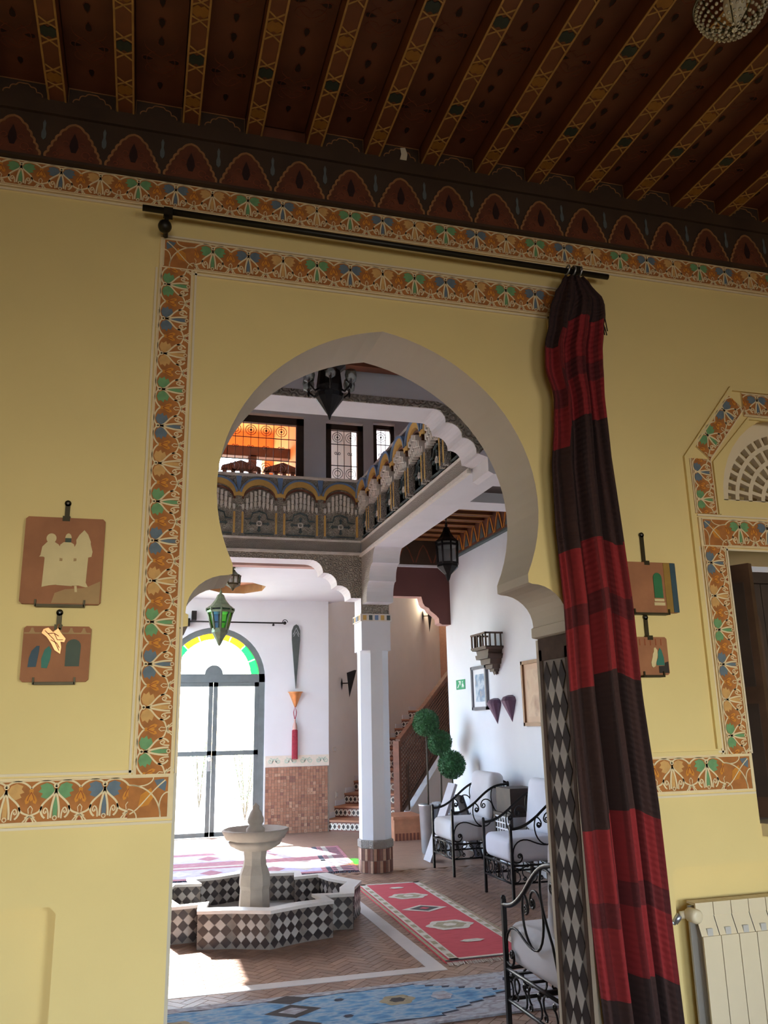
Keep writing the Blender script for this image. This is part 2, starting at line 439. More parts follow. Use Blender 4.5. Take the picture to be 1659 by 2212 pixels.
def sidef(li, i):
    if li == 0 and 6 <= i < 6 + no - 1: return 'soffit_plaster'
    return 'yellow_plaster'
m.extr([outer_f, window, lunette], XZ(YW), 0.08, ('yellow_plaster', 'yellow_plaster', sidef))
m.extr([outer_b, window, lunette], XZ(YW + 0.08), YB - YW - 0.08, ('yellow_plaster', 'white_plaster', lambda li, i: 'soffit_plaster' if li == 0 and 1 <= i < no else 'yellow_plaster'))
m.build('wall_front', kind='structure')
# other walls, floor and openings of the salon (out of view)
m = MB(); m.box((XL - 0.2, -3.4, 0), (XL, YB, 4.1), 'yellow_plaster'); m.build('wall_left', kind='structure')
m = MB(); m.box((XR, -3.4, 0), (XR + 0.2, YB, 4.1), 'yellow_plaster'); m.build('wall_right', kind='structure')
m = MB()
wa = [(-1.2, 0.8), (0.4, 0.8), (0.4, 2.35), (-1.2, 2.35)]; wb = [(1.6, 0.8), (3.2, 0.8), (3.2, 2.35), (1.6, 2.35)]
m.extr([[(XL, 0), (XR, 0), (XR, 4.1), (XL, 4.1)], wa, wb], XZ(-3.4), 0.3, ('yellow_plaster',) * 3)
m.build('wall_back', kind='structure')
m = MB(); m.box((XL, -3.4, -0.15), (XR, YW + 0.02, 0.0), 'walnut'); m.build('floor_salon', kind='structure')

# -------- ceiling: planks, painted joists, end panels
BX0, BP = -0.424, 0.2526
ZB, ZC = 3.86, 3.94
m = MB(); m.box((XL, -3.4, ZC + 0.012), (XR, YW + 0.3, ZC + 0.16), 'wood_plank'); ceil = m.build('ceiling', kind='structure')
def beam_mesh():
    m = MB(); w = 0.033; L0, L1 = -3.3, 2.985
    m.box((-w, L0, ZB), (w, L1, ZC + 0.012), 'wood_beam')
    e = 0.0035
    m.box((-w - 0.001, L0, ZB - e), (-w + 0.006, L1, ZB), 'paint_gold'); m.box((w - 0.006, L0, ZB - e), (w + 0.001, L1, ZB), 'paint_gold')
    y = 2.83; k = 0
    m.M = Matrix(((1, 0, 0, 0), (0, 1, 0, 0), (0, 0, -1, ZB), (0, 0, 0, 1)))
    while y > -1.0:
        c = 'paint_ochre' if k % 2 == 0 else 'paint_teal'
        hx = [(-0.026, y - 0.012), (-0.012, y - 0.026), (0, y - 0.018), (0.012, y - 0.026), (0.026, y - 0.012), (0.026, y + 0.012), (0.012, y + 0.026), (0, y + 0.018), (-0.012, y + 0.026), (-0.026, y + 0.012)]
        m.plate(hx, 0, 0.003, c)
        for s in (-1, 1):
            a = y + s * 0.024; b = y + s * 0.062
            m.ribbon([(-0.028, a), (0.0, (a + b) / 2 - s * 0.004), (0.027, b)], 0.0045, 0, 0.0035, 'paint_gold')
            m.ribbon([(0.028, a), (0.0, (a + b) / 2 - s * 0.004), (-0.027, b)], 0.0045, 0, 0.0035, 'paint_gold')
        y -= 0.22; k += 1
    return m.mesh('joist')
jm = beam_mesh()
def plank_mesh():
    m = MB(); w = BP / 2 - 0.037
    m.box((-w, -3.3, ZC - 0.004), (w, 2.985, ZC + 0.01), 'wood_plank')
    m.M = Matrix(((1, 0, 0, 0), (0, 1, 0, 0), (0, 0, -1, ZC - 0.004), (0, 0, 0, 1)))
    y = 2.86; k = 0
    def drop(cx, cy, a, s=1.0):
        ca, sa = math.cos(a), math.sin(a)
        pts = [(0, 0.026), (0.010, 0.008), (0.012, -0.008), (0.006, -0.018), (-0.006, -0.018), (-0.012, -0.008), (-0.010, 0.008)]
        q = [(cx + s * (x * ca - t * sa), cy + s * (x * sa + t * ca)) for x, t in pts]
        m.plate(q, 0, 0.0015, 'paint_dark'); m.ribbon([(cx + (x - cx) * 1.25, cy + (t - cy) * 1.25) for x, t in q], 0.002, 0, 0.002, 'paint_floral', True)
    while y > 0.2:
        drop(0, y, 0, 0.8)
        for s in (-1, 1):
            drop(s * 0.05, y - 0.13, s * PI / 2, 0.8)
            m.ribbon([(s * x, y - 0.05 - t) for x, t in arc(0.03, 0.03, 0.026, -PI / 2, PI, 9)], 0.0025, 0, 0.002, 'paint_floral')
            m.ribbon([(s * x, y - 0.06 - t) for x, t in bez((0, 0), (0.06, 0.02), (0.07, 0.09), (0.02, 0.11))], 0.0025, 0, 0.002, 'paint_floral')
            m.ribbon([(s * x, y - 0.14 - t) for x, t in bez((0, 0), (0.02, 0.03), (0.06, 0.02), (0.06, 0.07))], 0.0025, 0, 0.002, 'paint_floral')
        drop(0, y - 0.22, PI, 0.9); drop(0, y - 0.31, 0, 0.9)
        y -= 0.40; k += 1
    return m.mesh('plank')
pm = plank_mesh()
def endpanel_mesh():
    m = MB(); w = BP / 2 - 0.034; h = ZC - ZB
    m.box((-w, 2.968, ZB), (w, 2.999, ZC), 'wood_frieze')
    m.M = Matrix(((1, 0, 0, 0), (0, 0, -1, 2.968), (0, 1, 0, ZB), (0, 0, 0, 1)))
    m.ribbon([(-w + 0.004, 0.004), (w - 0.004, 0.004), (w - 0.004, h - 0.006), (-w + 0.004, h - 0.006)], 0.004, 0, 0.003, 'paint_gold_dim', True)
    pts = []
    for s in (1,):
        half = arc(0.055, 0.014, 0.016, -0.2, PI * 0.62, 5) + arc(0.033, 0.036, 0.014, 0.1, PI * 0.6, 5) + arc(0.012, 0.05, 0.012, 0.3, PI * 0.5, 4)
    pts = [(-x, y) for x, y in half] + half[::-1]
    m.ribbon(pts, 0.004, 0, 0.003, 'paint_gold_dim')
    return m.mesh('end_panel')
em = endpanel_mesh()
for k in range(-7, 19):
    x = BX0 + BP * k
    if XL + 0.04 < x < XR - 0.04:
        link('joist', jm, ceil, M=Matrix.Translation((x, 0, 0)))
    xc = x + BP / 2
    if XL + 0.12 < xc < XR - 0.12:
        link('plank', pm, ceil, M=Matrix.Translation((xc, 0, 0)))
        if -1.3 < xc < 4.0 and k != 3: link('end_panel', em, ceil, M=Matrix.Translation((xc, 0, 0)))

# -------- painted wooden frieze below the joists
m = MB(); m.box((XL, YW - 0.03, 3.605), (XR, YW, 3.81), 'wood_frieze'); m.box((XL, YW - 0.045, 3.80), (XR, YW, 3.86), 'wood_frieze')
m.box((XL, YW - 0.036, 3.600), (XR, YW, 3.612), 'wood_frieze'); m.box((XL, YW - 0.003, 3.86), (XR, YW, 3.95), 'wood_plank')
frz = m.build('trim_2', kind='structure')
m = MB(); m.M = Matrix.Translation((0, YW - 0.034, 0)); m.extr([[(0.965, 3.866), (0.995, 3.868), (1.0, 3.90), (0.99, 3.93), (0.968, 3.925), (0.972, 3.895)]], lambda x, z, d: (x, -d, z), 0.003, ('cream_plaster',) * 3); m.build('bare_plaster', frz)
def friezearch_mesh():
    m = MB(); m.M = Matrix(((1, 0, 0, 0), (0, 0, -1, YW - 0.03), (0, 1, 0, 3.612), (0, 0, 0, 1)))
    half = []
    for i in range(7):
        t = i / 6; x = 0.100 * (1 - t) ** 0.60; z = 0.158 * t
        half.append((x, z))
    # scalloped outline
    edge = []
    for i in range(6):
        (xa, za), (xb, zb) = half[i], half[i + 1]
        for j in range(4):
            t = j / 4; b = math.sin(PI * t) * 0.006
            dx, dz = xb - xa, zb - za; L = math.hypot(dx, dz)
            edge.append((xa + dx * t + b * dz / L, za + dz * t - b * dx / L))
    edge.append(half[-1])
    full = [(-x, z) for x, z in edge] + edge[::-1][1:]
    m.plate(full, 0, 0.004, 'wood_arch_fill'); m.ribbon(full, 0.009, 0, 0.008, 'paint_gold_dim')
    m.plate([(0, 0.12), (0.013, 0.085), (0.016, 0.06), (0.008, 0.035), (-0.008, 0.035), (-0.016, 0.06), (-0.013, 0.085)], 0.004, 0.006, 'paint_dark')
    for s in (-1, 1):
        for (cx, cz, r) in ((0.045, 0.03, 0.015), (0.03, 0.07, 0.011), (0.065, 0.018, 0.008)):
            m.ribbon([(s * x, z) for x, z in arc(cx, cz, r, 0, 1.6 * PI, 9)], 0.003, 0.004, 0.006, 'paint_floral')
    # slim drop between neighbouring arches
    m.plate([(0.108 + dx, z) for dx, z in ((0, 0.165), (0.006, 0.15), (0.004, 0.125), (0.009, 0.105), (0.008, 0.085), (0, 0.075), (-0.008, 0.085), (-0.009, 0.105), (-0.004, 0.125), (-0.006, 0.15))], 0, 0.003, 'paint_bluegrey')
    return m.mesh('arch_motif')
fm = friezearch_mesh()
x = -1.01
while x < 3.6:
    link('arch_motif', fm, frz, M=Matrix.Translation((x, 0, 0))); x += 0.2195

# -------- painted stucco bands
def stucco_unit(colour):
    """one palmette, cell u in [-.5,.5], v in [0,1] (v=0 the foot side)"""
    m = MB(); U, W = 0.142, 0.112
    m.M = Matrix(((U, 0, 0, 0), (0, W, 0, 0), (0, 0, 1, 0), (0, 0, 0, 1)))
    H = 0.0042; f = 0.0022; w = 0.042
    m.plate([(-0.5, 0), (0.5, 0), (0.5, 1), (-0.5, 1)], 0, 0.001, 'stucco_ground')
    for s in (-1, 1):
        S = lambda pts: [(s * x, y) for x, y in pts]
        wing = [(0.02, 0.72), (0.09, 0.60), (0.20, 0.55), (0.31, 0.60), (0.27, 0.68), (0.36, 0.72), (0.30, 0.80), (0.33, 0.87), (0.20, 0.93), (0.09, 0.88)]
        m.plate(S(wing), 0.001, f, colour)
        m.ribbon(S(bez((0.0, 0.86), (0.10, 1.02), (0.36, 1.02), (0.5, 0.80), 10)), w, 0.001, H, 'stucco_line')
        m.ribbon(S(bez((0.0, 0.78), (0.03, 0.62), (0.18, 0.56), (0.27, 0.40), 8) + bez((0.27, 0.40), (0.31, 0.30), (0.28, 0.16), (0.20, 0.10), 5)[1:]), w, 0.001, H, 'stucco_line')
        m.ribbon(S(bez((0.0, 0.86), (-0.02, 0.70), (0.09, 0.50), (0.085, 0.10), 8)), w, 0.001, H, 'stucco_line')
        m.ribbon(S(bez((0.27, 0.38), (0.30, 0.22), (0.40, 0.22), (0.5, 0.17), 6)), w, 0.001, H, 'stucco_line')
        # curl inside the tear-drop
        m.ribbon(S(bez((0.13, 0.08), (0.12, 0.35), (0.22, 0.40), (0.235, 0.27), 6) + bez((0.235, 0.27), (0.24, 0.18), (0.16, 0.20), (0.185, 0.27), 4)[1:]), 0.030, 0.001, H * 0.9, 'stucco_line')
        # fan at the foot
        for (x1, y1) in ((0.36, 0.02), (0.42, 0.015), (0.40, 0.12)):
            m.ribbon(S([(0.5, 0.17), ((0.5 + x1) / 2, (0.17 + y1) / 2 + 0.02), (x1, y1)]), 0.028, 0.001, H * 0.9, 'stucco_line')
        # half of the orange three-lobed flower on the cell edge
        fl = [(0.5, 0.86), (0.455, 0.76), (0.47, 0.69), (0.41, 0.62), (0.375, 0.52), (0.40, 0.44), (0.455, 0.47), (0.47, 0.55), (0.5, 0.50)]
        m.plate(S(fl), 0.001, f, 'stucco_orange')
        m.ribbon(S([(0.5, 0.72), (0.455, 0.62), (0.43, 0.52)]), 0.016, f, f + 0.001, 'stucco_brick')
        m.ribbon(S([(0.5, 0.40), (0.455, 0.33), (0.47, 0.22)]), 0.018, 0.001, H * 0.8, 'stucco_line')
        m.plate(S([(0.5, 0.10), (0.46, 0.04), (0.47, 0.0), (0.5, 0.0)]), 0.001, f, 'stucco_brick')
    m.plate([(-0.045, 0.12), (0.045, 0.12), (0.05, 0.50), (0, 0.60), (-0.05, 0.50)], 0.001, f, colour)
    m.ribbon([(0.045 * math.cos(a), 0.86 + 0.055 * math.sin(a)) for a in [2 * PI * i / 8 for i in range(8)]], 0.026, 0.001, H * 1.1, 'stucco_line', True)
    m.ribbon([(0.04 * math.cos(a), 0.10 + 0.05 * math.sin(a)) for a in [2 * PI * i / 8 for i in range(8)]], 0.022, 0.001, H, 'stucco_line', True)
    m.ribbon([(-0.5, 0.985), (0.5, 0.985)], 0.028, 0.001, H, 'stucco_line'); m.ribbon([(-0.5, 0.012), (0.5, 0.012)], 0.024, 0.001, H, 'stucco_line')
    return m.mesh('stucco_motif')
UNITS = [stucco_unit(c) for c in ('stucco_green', 'stucco_blue', 'stucco_tan')]
def corner_mesh():
    m = MB(); W = 0.112; m.M = Matrix.Scale(W, 4, (1, 0, 0)) @ Matrix.Scale(W, 4, (0, 1, 0)); H = 0.0042
    m.plate([(0, 0), (1, 0), (1, 1), (0, 1)], 0, 0.001, 'stucco_ground')
    m.plate([(0.25, 0.25), (0.5, 0.3), (0.62, 0.5), (0.55, 0.72), (0.3, 0.55)], 0.001, 0.0022, 'stucco_orange')
    m.plate([(0.62, 0.9), (0.72, 0.72), (0.9, 0.62), (0.93, 0.85), (0.85, 0.93)], 0.001, 0.0022, 'stucco_blue')
    m.ribbon(arc(0.0, 0.0, 0.8, 0, PI / 2, 10), 0.036, 0.001, H, 'stucco_line'); m.ribbon(arc(0.0, 0.0, 0.22, 0, PI / 2, 6), 0.03, 0.001, H, 'stucco_line')
    m.ribbon(bez((0.05, 0.1), (0.3, 0.2), (0.5, 0.6), (0.9, 0.9)), 0.03, 0.001, H, 'stucco_line')
    m.ribbon(bez((0.8, 0.05), (0.7, 0.4), (0.85, 0.6), (0.97, 0.6)), 0.03, 0.001, H, 'stucco_line'); m.ribbon(bez((0.05, 0.8), (0.4, 0.7), (0.6, 0.85), (0.6, 0.97)), 0.03, 0.001, H, 'stucco_line')
    for q in ([(0, 0.985), (1, 0.985)], [(0.985, 0), (0.985, 1)]): m.ribbon(q, 0.03, 0.001, H, 'stucco_line')
    return m.mesh('corner_motif')
CORNER = corner_mesh()
def frame3(ox, oz, ux, uz, vx, vz, su=1.0, sv=1.0, y=YW - 0.010):
    """local x -> (ux,uz) in the wall plane, local y -> (vx,vz), local z -> towards the room"""
    return Matrix(((ux * su, vx * sv, 0, ox), (0, 0, -1, y), (uz * su, vz * sv, 0, oz), (0, 0, 0, 1)))
tn = [2]
def band(px, pz, dx, dz, L, vx, vz, W, start=0, mould=True, corner0=False, corner1=False):
    """stucco band: foot edge starts at (px,pz), runs L along d, its outer side lies along v"""
    tn[0] += 1
    m = MB(); Mf = frame3(px, pz, dx, dz, vx, vz, y=YW); m.M = Mf
    m.box((0, 0, 0), (L, W, 0.0095), 'stucco_line')
    if mould:
        for a, b in ((-0.014, -0.006), (W + 0.006, W + 0.014)): m.box((0, a, 0), (L, b, 0.007), 'cream_plaster')
    t = m.build('trim_%d' % tn[0], kind='structure')
    pad = (W - 0.112 * W / 0.124) / 2
    s0 = W if corner0 else 0.0; s1 = W if corner1 else 0.0
    n = max(1, round((L - s0 - s1) / 0.142)); U = (L - s0 - s1) / n; sv = (W - 2 * pad) / 0.112
    for i in range(n):
        c = s0 + (i + 0.5) * U
        link('stucco_motif', UNITS[(i + start) % 3], t, M=frame3(px + dx * c + vx * pad, pz + dz * c + vz * pad, dx, dz, vx, vz, U / 0.142, sv))
    for fl, c, sg in ((corner0, s0, -1), (corner1, L - s1, 1)):
        if fl: link('corner_motif', CORNER, t, M=frame3(px + dx * c + vx * pad, pz + dz * c + vz * pad, dx * sg, dz * sg, vx, vz, (W - 2 * pad) / 0.112, sv))
    return t
band(-1.03, 3.482, 1, 0, 4.83, 0, 1, 0.120, 0)                                 # cornice band under the frieze
band(-0.012, 3.222, 1, 0, 1.79, 0, 1, 0.130, 0, True, True, True)               # head of the portal frame
band(0.116, 3.222, 0, -1, 3.222 - 1.353, -1, 0, 0.128, 0)                       # left upright
band(1.648, 3.222, 0, -1, 3.222 - 1.353, 1, 0, 0.128, 0)                        # right upright, behind the curtain
band(-1.06, 1.210, 1, 0, 1.18, 0, 1, 0.143, 1, True, False, True)               # low band left of the opening
band(1.648, 1.210, 1, 0, 0.765, 0, 1, 0.143, 1, True, True, True)               # low band right of the opening
band(2.408, 2.213, 0, -1, 2.213 - 1.353, -1, 0, 0.118, 1)                       # upright beside the window
band(2.29, 2.213, 1, 0, 1.14, 0, 1, 0.130, 0, True, True, False)                # head of the window
band(2.392, 2.36, 0, 1, 0.25, -1, 0, 0.112, 0, False)                           # upright of the overwindow
dl = math.hypot(0.2, 0.24)
band(2.392, 2.61, 0.2 / dl, 0.24 / dl, 0.33, -0.24 / dl, 0.2 / dl, 0.112, 0, False)
band(2.60, 2.835, 1, 0, 0.62, 0, 1, 0.115, 1, False)
# plain plaster fillets round the overwindow
m = MB()
def fillet(pts, w=0.018, y1=0.012):
    m.M = frame3(0, 0, 1, 0, 0, 1, y=YW); m.ribbon(pts, w, 0, y1, 'yellow_plaster')
fillet([(2.262, 1.375), (2.262, 2.615), (2.545, 2.965), (3.2, 2.965)], 0.022, 0.014)
fillet([(2.405, 2.36), (2.405, 2.60), (2.62, 2.825), (3.2, 2.825)], 0.012, 0.012)
fillet([(2.255, 1.36), (1.66, 1.36)], 0.016, 0.012)
tn[0] += 1; m.build('trim_%d' % tn[0], kind='structure')

# -------- pierced plaster screen in the lunette
m = MB(); m.M = Matrix.Identity(4)
m.extr([[(lun_c + (lun_r + 0.01), lun_z - 0.001)] + arc(lun_c, lun_z, lun_r + 0.01, 0, PI, 20)[1:]], XZ(YW + 0.28), 0.02, ('yellow_plaster',) * 3)
tn[0] += 1
scr = m.build('trim_%d' % tn[0], kind='structure')
m = MB(); m.M = frame3(lun_c, lun_z + 0.015, 1, 0, 0, 1, y=YW + 0.075)
def ring(r0, r1, n=24): m.ribbon(arc(0, 0, (r0 + r1) / 2, 0, PI, n), r1 - r0, -0.03, 0.0, 'cream_plaster')
ring(0.345, 0.43); ring(0.0, 0.075, 10)
rows = [(0.10, 0.145, 9), (0.165, 0.215, 13), (0.235, 0.285, 17), (0.305, 0.345, 21)]
pr = 0.075
for (r0, r1, k) in rows:
    ring(pr, r0 + 0.001)
    for i in range(k + 1):
        a = PI * i / k; da = 0.012 / r0
        if i in (0, k): da *= 1.6
        m.ribbon([(r0 * math.cos(a), r0 * math.sin(a)), (r1 * math.cos(a), r1 * math.sin(a))], 0.016, -0.03, -0.001, 'cream_plaster')
    pr = r1
m.box((-0.43, -0.02, -0.03), (0.43, 0.012, 0.0), 'cream_plaster')
m.build('screen', scr)

# -------- timber window with a folded shutter
win = MB()
for a, b in (((2.42, YW + 0.10, 1.08), (2.47, YW + 0.16, 2.13)), ((2.42, YW + 0.10, 2.08), (3.32, YW + 0.16, 2.13)), ((2.42, YW + 0.10, 1.08), (3.32, YW + 0.16, 1.13))):
    win.box(a, b, 'dark_wood')
wo = win.build('window_1', kind='structure')
m = MB()
for k in range(4): m.box((2.475 + k * 0.21, YW + 0.13, 1.13), (2.68 + k * 0.21, YW + 0.155, 2.08), 'dark_wood')
m.build('panel', wo)
m = MB()
for k, (zz, h) in enumerate(((1.2, 0.36), (1.62, 0.4))):
    for j in range(4):
        cx = 2.578 + j * 0.21
        m.M = frame3(cx, zz, 1, 0, 0, 1, y=YW + 0.13)
        m.ribbon([(-0.07, 0), (0.07, 0), (0.07, h * 0.7)] + arc(0, h * 0.7, 0.07, 0, PI, 8)[1:] , 0.014, 0, 0.008, 'walnut', True)
m.build('carving', wo)
m = MB(); m.M = Matrix.Translation((2.432, YW + 0.11, 0)) @ Matrix.Rotation(math.radians(-64), 4, 'Z')
m.box((0, -0.016, 1.10), (0.16, 0.016, 2.14), 'walnut'); m.box((0.03, -0.021, 1.18), (0.13, 0.021, 1.55), 'dark_wood'); m.box((0.03, -0.021, 1.62), (0.13, 0.021, 2.06), 'dark_wood')
m.build('shutter', wo)
m = MB(); m.box((2.425, YW - 0.05, 1.035), (3.36, YW + 0.12, 1.082), 'cream_plaster'); m.build('window_sill', wo)

# -------- diamond tiles lining the jambs
def diamond_mesh(name, w, h, mat_, t=0.004):
    m = MB(); k = 0.93
    m.plate([(-w / 2 * k, 0), (0, -h / 2 * k), (w / 2 * k, 0), (0, h / 2 * k)], 0, t, mat_)
    return m.mesh(name)
for side, x, sg in (('right', AX + 0.763, -1), ('left', AX - 0.763, 1)):
    m = MB(); a, b = sorted((x, x + sg * 0.006))
    m.box((a, 3.02, 0), (b, 3.30, 1.80), 'grout')
    c, d = sorted((x, x + sg * 0.011))
    m.box((c, 3.035, 0), (d, 3.060, 1.79), 'tile_border'); m.box((c, 3.262, 0), (d, 3.287, 1.79), 'tile_border'); m.box((c, 3.035, 1.745), (d, 3.287, 1.838), 'tile_border')
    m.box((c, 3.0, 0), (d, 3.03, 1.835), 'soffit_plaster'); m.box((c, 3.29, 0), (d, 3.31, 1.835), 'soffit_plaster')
    tn[0] += 1
    jt = m.build('trim_%d' % tn[0], kind='structure')
    W, Hh = 0.0655, 0.1244; y0, y1 = 3.063, 3.2595
    md = diamond_mesh('tile', W, Hh, 'tile_dark_jamb'); mp_ = diamond_mesh('tile', W, Hh, 'tile_pale_jamb')
    base = Matrix(((0, 0, sg, x + sg * 0.006), (1, 0, 0, 0), (0, 1, 0, 0), (0, 0, 0, 1)))
    st = MB()
    for j in range(0, 15):
        for i in range(3):
            for off, me, nm in ((0, md, 'tile_dark_jamb'), (0.5, mp_, 'tile_pale_jamb')):
                if off and i == 2: continue
                yy = y0 + W * (i + 0.5 + off); zz = Hh * (j + 0.5 + off)
                if zz + Hh / 2 > 1.745: continue
                Mx = base @ Matrix.Translation((yy, zz, 0))
                if side == 'right': link('tile', me, jt, M=Mx)
                else: st.M = Mx; st.plate([(-W * .46, 0), (0, -Hh * .46), (W * .46, 0), (0, Hh * .46)], 0, 0.004, nm)
    if side == 'left': st.build('tile', jt, kind='stuff')

# ================================================================== SETTING: the patio hall beyond
HX = 3.9      # right wall of the hall
# -------- floor of thin bricks with marble strips
m = MB(); m.box((-6, YW + 0.02, -0.15), (9, 12.75, -0.012), 'floor_grout'); m.box((2.5, 12.75, -0.15), (9, 22, -0.012), 'floor_grout')
floor = m.build('floor', kind='structure')
def brick_floor_mat():
    mm = bpy.data.materials.new('brick_floor'); mm.use_nodes = True; MATS['brick_floor'] = mm
    n = mm.node_tree.nodes; l = mm.node_tree.links; b = n['Principled BSDF']; b.inputs['Roughness'].default_value = 0.5
    tc = n.new('ShaderNodeTexCoord'); br = n.new('ShaderNodeTexBrick'); br.inputs['Scale'].default_value = 7.0
    br.inputs['Color1'].default_value = (*lin((150, 118, 98)), 1); br.inputs['Color2'].default_value = (*lin((138, 108, 91)), 1); br.inputs['Mortar'].default_value = (*lin((112, 98, 90)), 1)
    br.inputs['Mortar Size'].default_value = 0.012; br.inputs['Brick Width'].default_value = 0.9; br.inputs['Row Height'].default_value = 0.33
    l.new(tc.outputs['Object'], br.inputs['Vector']); l.new(br.outputs[0], b.inputs['Base Color'])
brick_floor_mat()
m = MB(); m.box((-6, 9.0, -0.012), (9, 12.75, 0.0), 'brick_floor'); m.box((2.5, 12.75, -0.012), (9, 22, 0.0), 'brick_floor'); m.box((-6, YW + 0.02, -0.012), (0.0, 9.0, 0.0), 'brick_floor')
m.build('paving', floor)
bl, bw = 0.168, 0.056
bms = []
for c in ('brick_a', 'brick_b', 'brick_c'):
    q = MB(); q.box((-bl / 2 + 0.002, -bw / 2 + 0.002, -0.014), (bl / 2 - 0.002, bw / 2 - 0.002, 0.0), c); bms.append(q.mesh('brick'))
strips = [(1.82, 5.42, 1.93, 8.75), (-0.1, 5.42, 1.82, 5.52), (-0.1, 8.65, 1.82, 8.75)]
def in_strip(x, y): return any(a + 0.09 < x < c - 0.09 and b + 0.09 < y < d - 0.09 for a, b, c, d in strips)
c45 = math.sqrt(0.5)
def herring(x0, x1, y0, y1):
    out = []; w = bw; L = bl
    # basis: stepping (w, w) along the zig-zag, (L+w... ) across
    for k in range(-200, 260):
        for r in range(-60, 120):
            ox = k * w + r * 2 * L * 0.5 + r * 0.0; oy = k * w - r * 2 * L * 0.5
            h = (ox + L / 2, oy + w / 2, 0.0); v = (ox + w / 2 + L, oy + w - L / 2 - w * 0.0, PI / 2)
            for (cx, cy, a) in (h, (ox + L + w / 2, oy + w - L / 2 + 0.0, PI / 2)):
                # rotate the whole pattern 45 degrees
                X = 2.0 + (cx - cy) * c45; Y = 6.0 + (cx + cy) * c45
                if x0 < X < x1 and y0 < Y < y1: out.append((X, Y, a + PI / 4))
    return out
spots = [(x, y, a) for x, y, a in herring(0.0, 3.9, YB, 9.0) if not in_strip(x, y)]
vis = [p for p in spots if p[1] > 4.2 and p[0] / p[1] < 0.56]
vis.sort(key=lambda p: math.hypot(p[0], p[1])); near = set(vis[:300])
st = MB()
for p in spots:
    Mx = Matrix.Translation((p[0], p[1], 0)) @ Matrix.Rotation(p[2], 4, 'Z')
    k = R.randrange(3)
    if p in near: link('brick', bms[k], floor, M=Mx)
    else:
        st.M = Mx; c = ('brick_a', 'brick_b', 'brick_c')[k]
        a, b = bl / 2 - 0.002, bw / 2 - 0.002
        st.add([(-a, -b, 0), (a, -b, 0), (a, b, 0), (-a, b, 0), (-a, -b, -.012), (a, -b, -.012), (a, b, -.012), (-a, b, -.012)], [(0, 1, 2, 3), (0, 4, 5, 1), (1, 5, 6, 2), (2, 6, 7, 3), (3, 7, 4, 0)], c)
st.build('brick_field', floor, kind='stuff')
for a, b, c, d in strips:
    q = MB(); q.box((a, b, -0.012), (c, d, 0.003), 'marble'); q.build('marble_strip', floor)

def wallbox(name, lo, hi, mt):
    q = MB(); q.box(lo, hi, mt); return q.build(name, kind='structure')
wallbox('wall_right_hall', (HX, YB, 0), (HX + 0.2, 10.55, 6.3), 'white_plaster')
wallbox('wall_left_hall', (-2.0, YB, 0), (-1.8, 9.2, 6.3), 'white_plaster')
wallbox('ceiling_atrium_added', (-2.0, 5.3, 6.3), (4.1, 9.6, 6.4), 'dark_wood')  # unseen roof, added to keep the carved parapets dim

# -------- tall scalloped arch nearest the salon
def scallop(x0, z0, steps):
    """lobed corbel: (dx, dz) quarter lobes descending to the right"""
    p = [(x0, z0)]; x, z = x0, z0
    for dx, dz in steps:
        p += [(x + dx * math.sin(a), z - dz * (1 - math.cos(a))) for a in [PI / 2 * i / 6 for i in range(1, 7)]]
        x += dx; z -= dz
        p.append((x, z - 0.012)); p.append((x + 0.022, z - 0.012)); x += 0.022; z -= 0.012
    return p
cor = scallop(1.93, 3.69, [(0.085, 0.085), (0.10, 0.095), (0.085, 0.10)])
cor = [q for q in cor]
rx, rz = cor[-1]
lo = cor + [(2.33, rz - 0.02), (2.33, 3.25), (2.37, 3.23), (HX, 3.23)]
poly = [(-1.8, 3.69)] + lo + [(HX, 6.3), (-1.8, 6.3)]
m = MB(); m.extr([poly], XZ(5.3), 0.30, ('carved_white', 'carved_white', 'carved_white')); sa = m.build('wall_arch_south', kind='structure')
# carved border following the arch
m = MB(); m.M = frame3(0, 0, 1, 0, 0, 1, y=5.3)
edge = [(-1.8, 3.69)] + lo[:-2]
upper = [(-1.8, 3.745), (1.95, 3.745), (2.06, 3.71), (2.20, 3.60), (2.28, 3.50), (2.31, 3.42)]
m.plate([(-1.8, 3.692)] + [(x, z + 0.002) for x, z in cor] + upper[::-1], 0, 0.012, 'carved_large')
m.build('carved_border', sa)
# ceiling of the aisle between salon and arch
m = MB(); m.box((-2.0, YB, 3.97), (HX, 5.3, 4.1), 'dark_wood'); ca = m.build('ceiling_aisle', kind='structure')
q = MB(); q.box((-2.0, -0.045, 3.89), (HX, 0.045, 3.97), 'wood_beam'); jm2 = q.mesh('joist')
for k in range(7): link('joist', jm2, ca, M=Matrix.Translation((0, 3.5 + 0.28 * k, 0)))

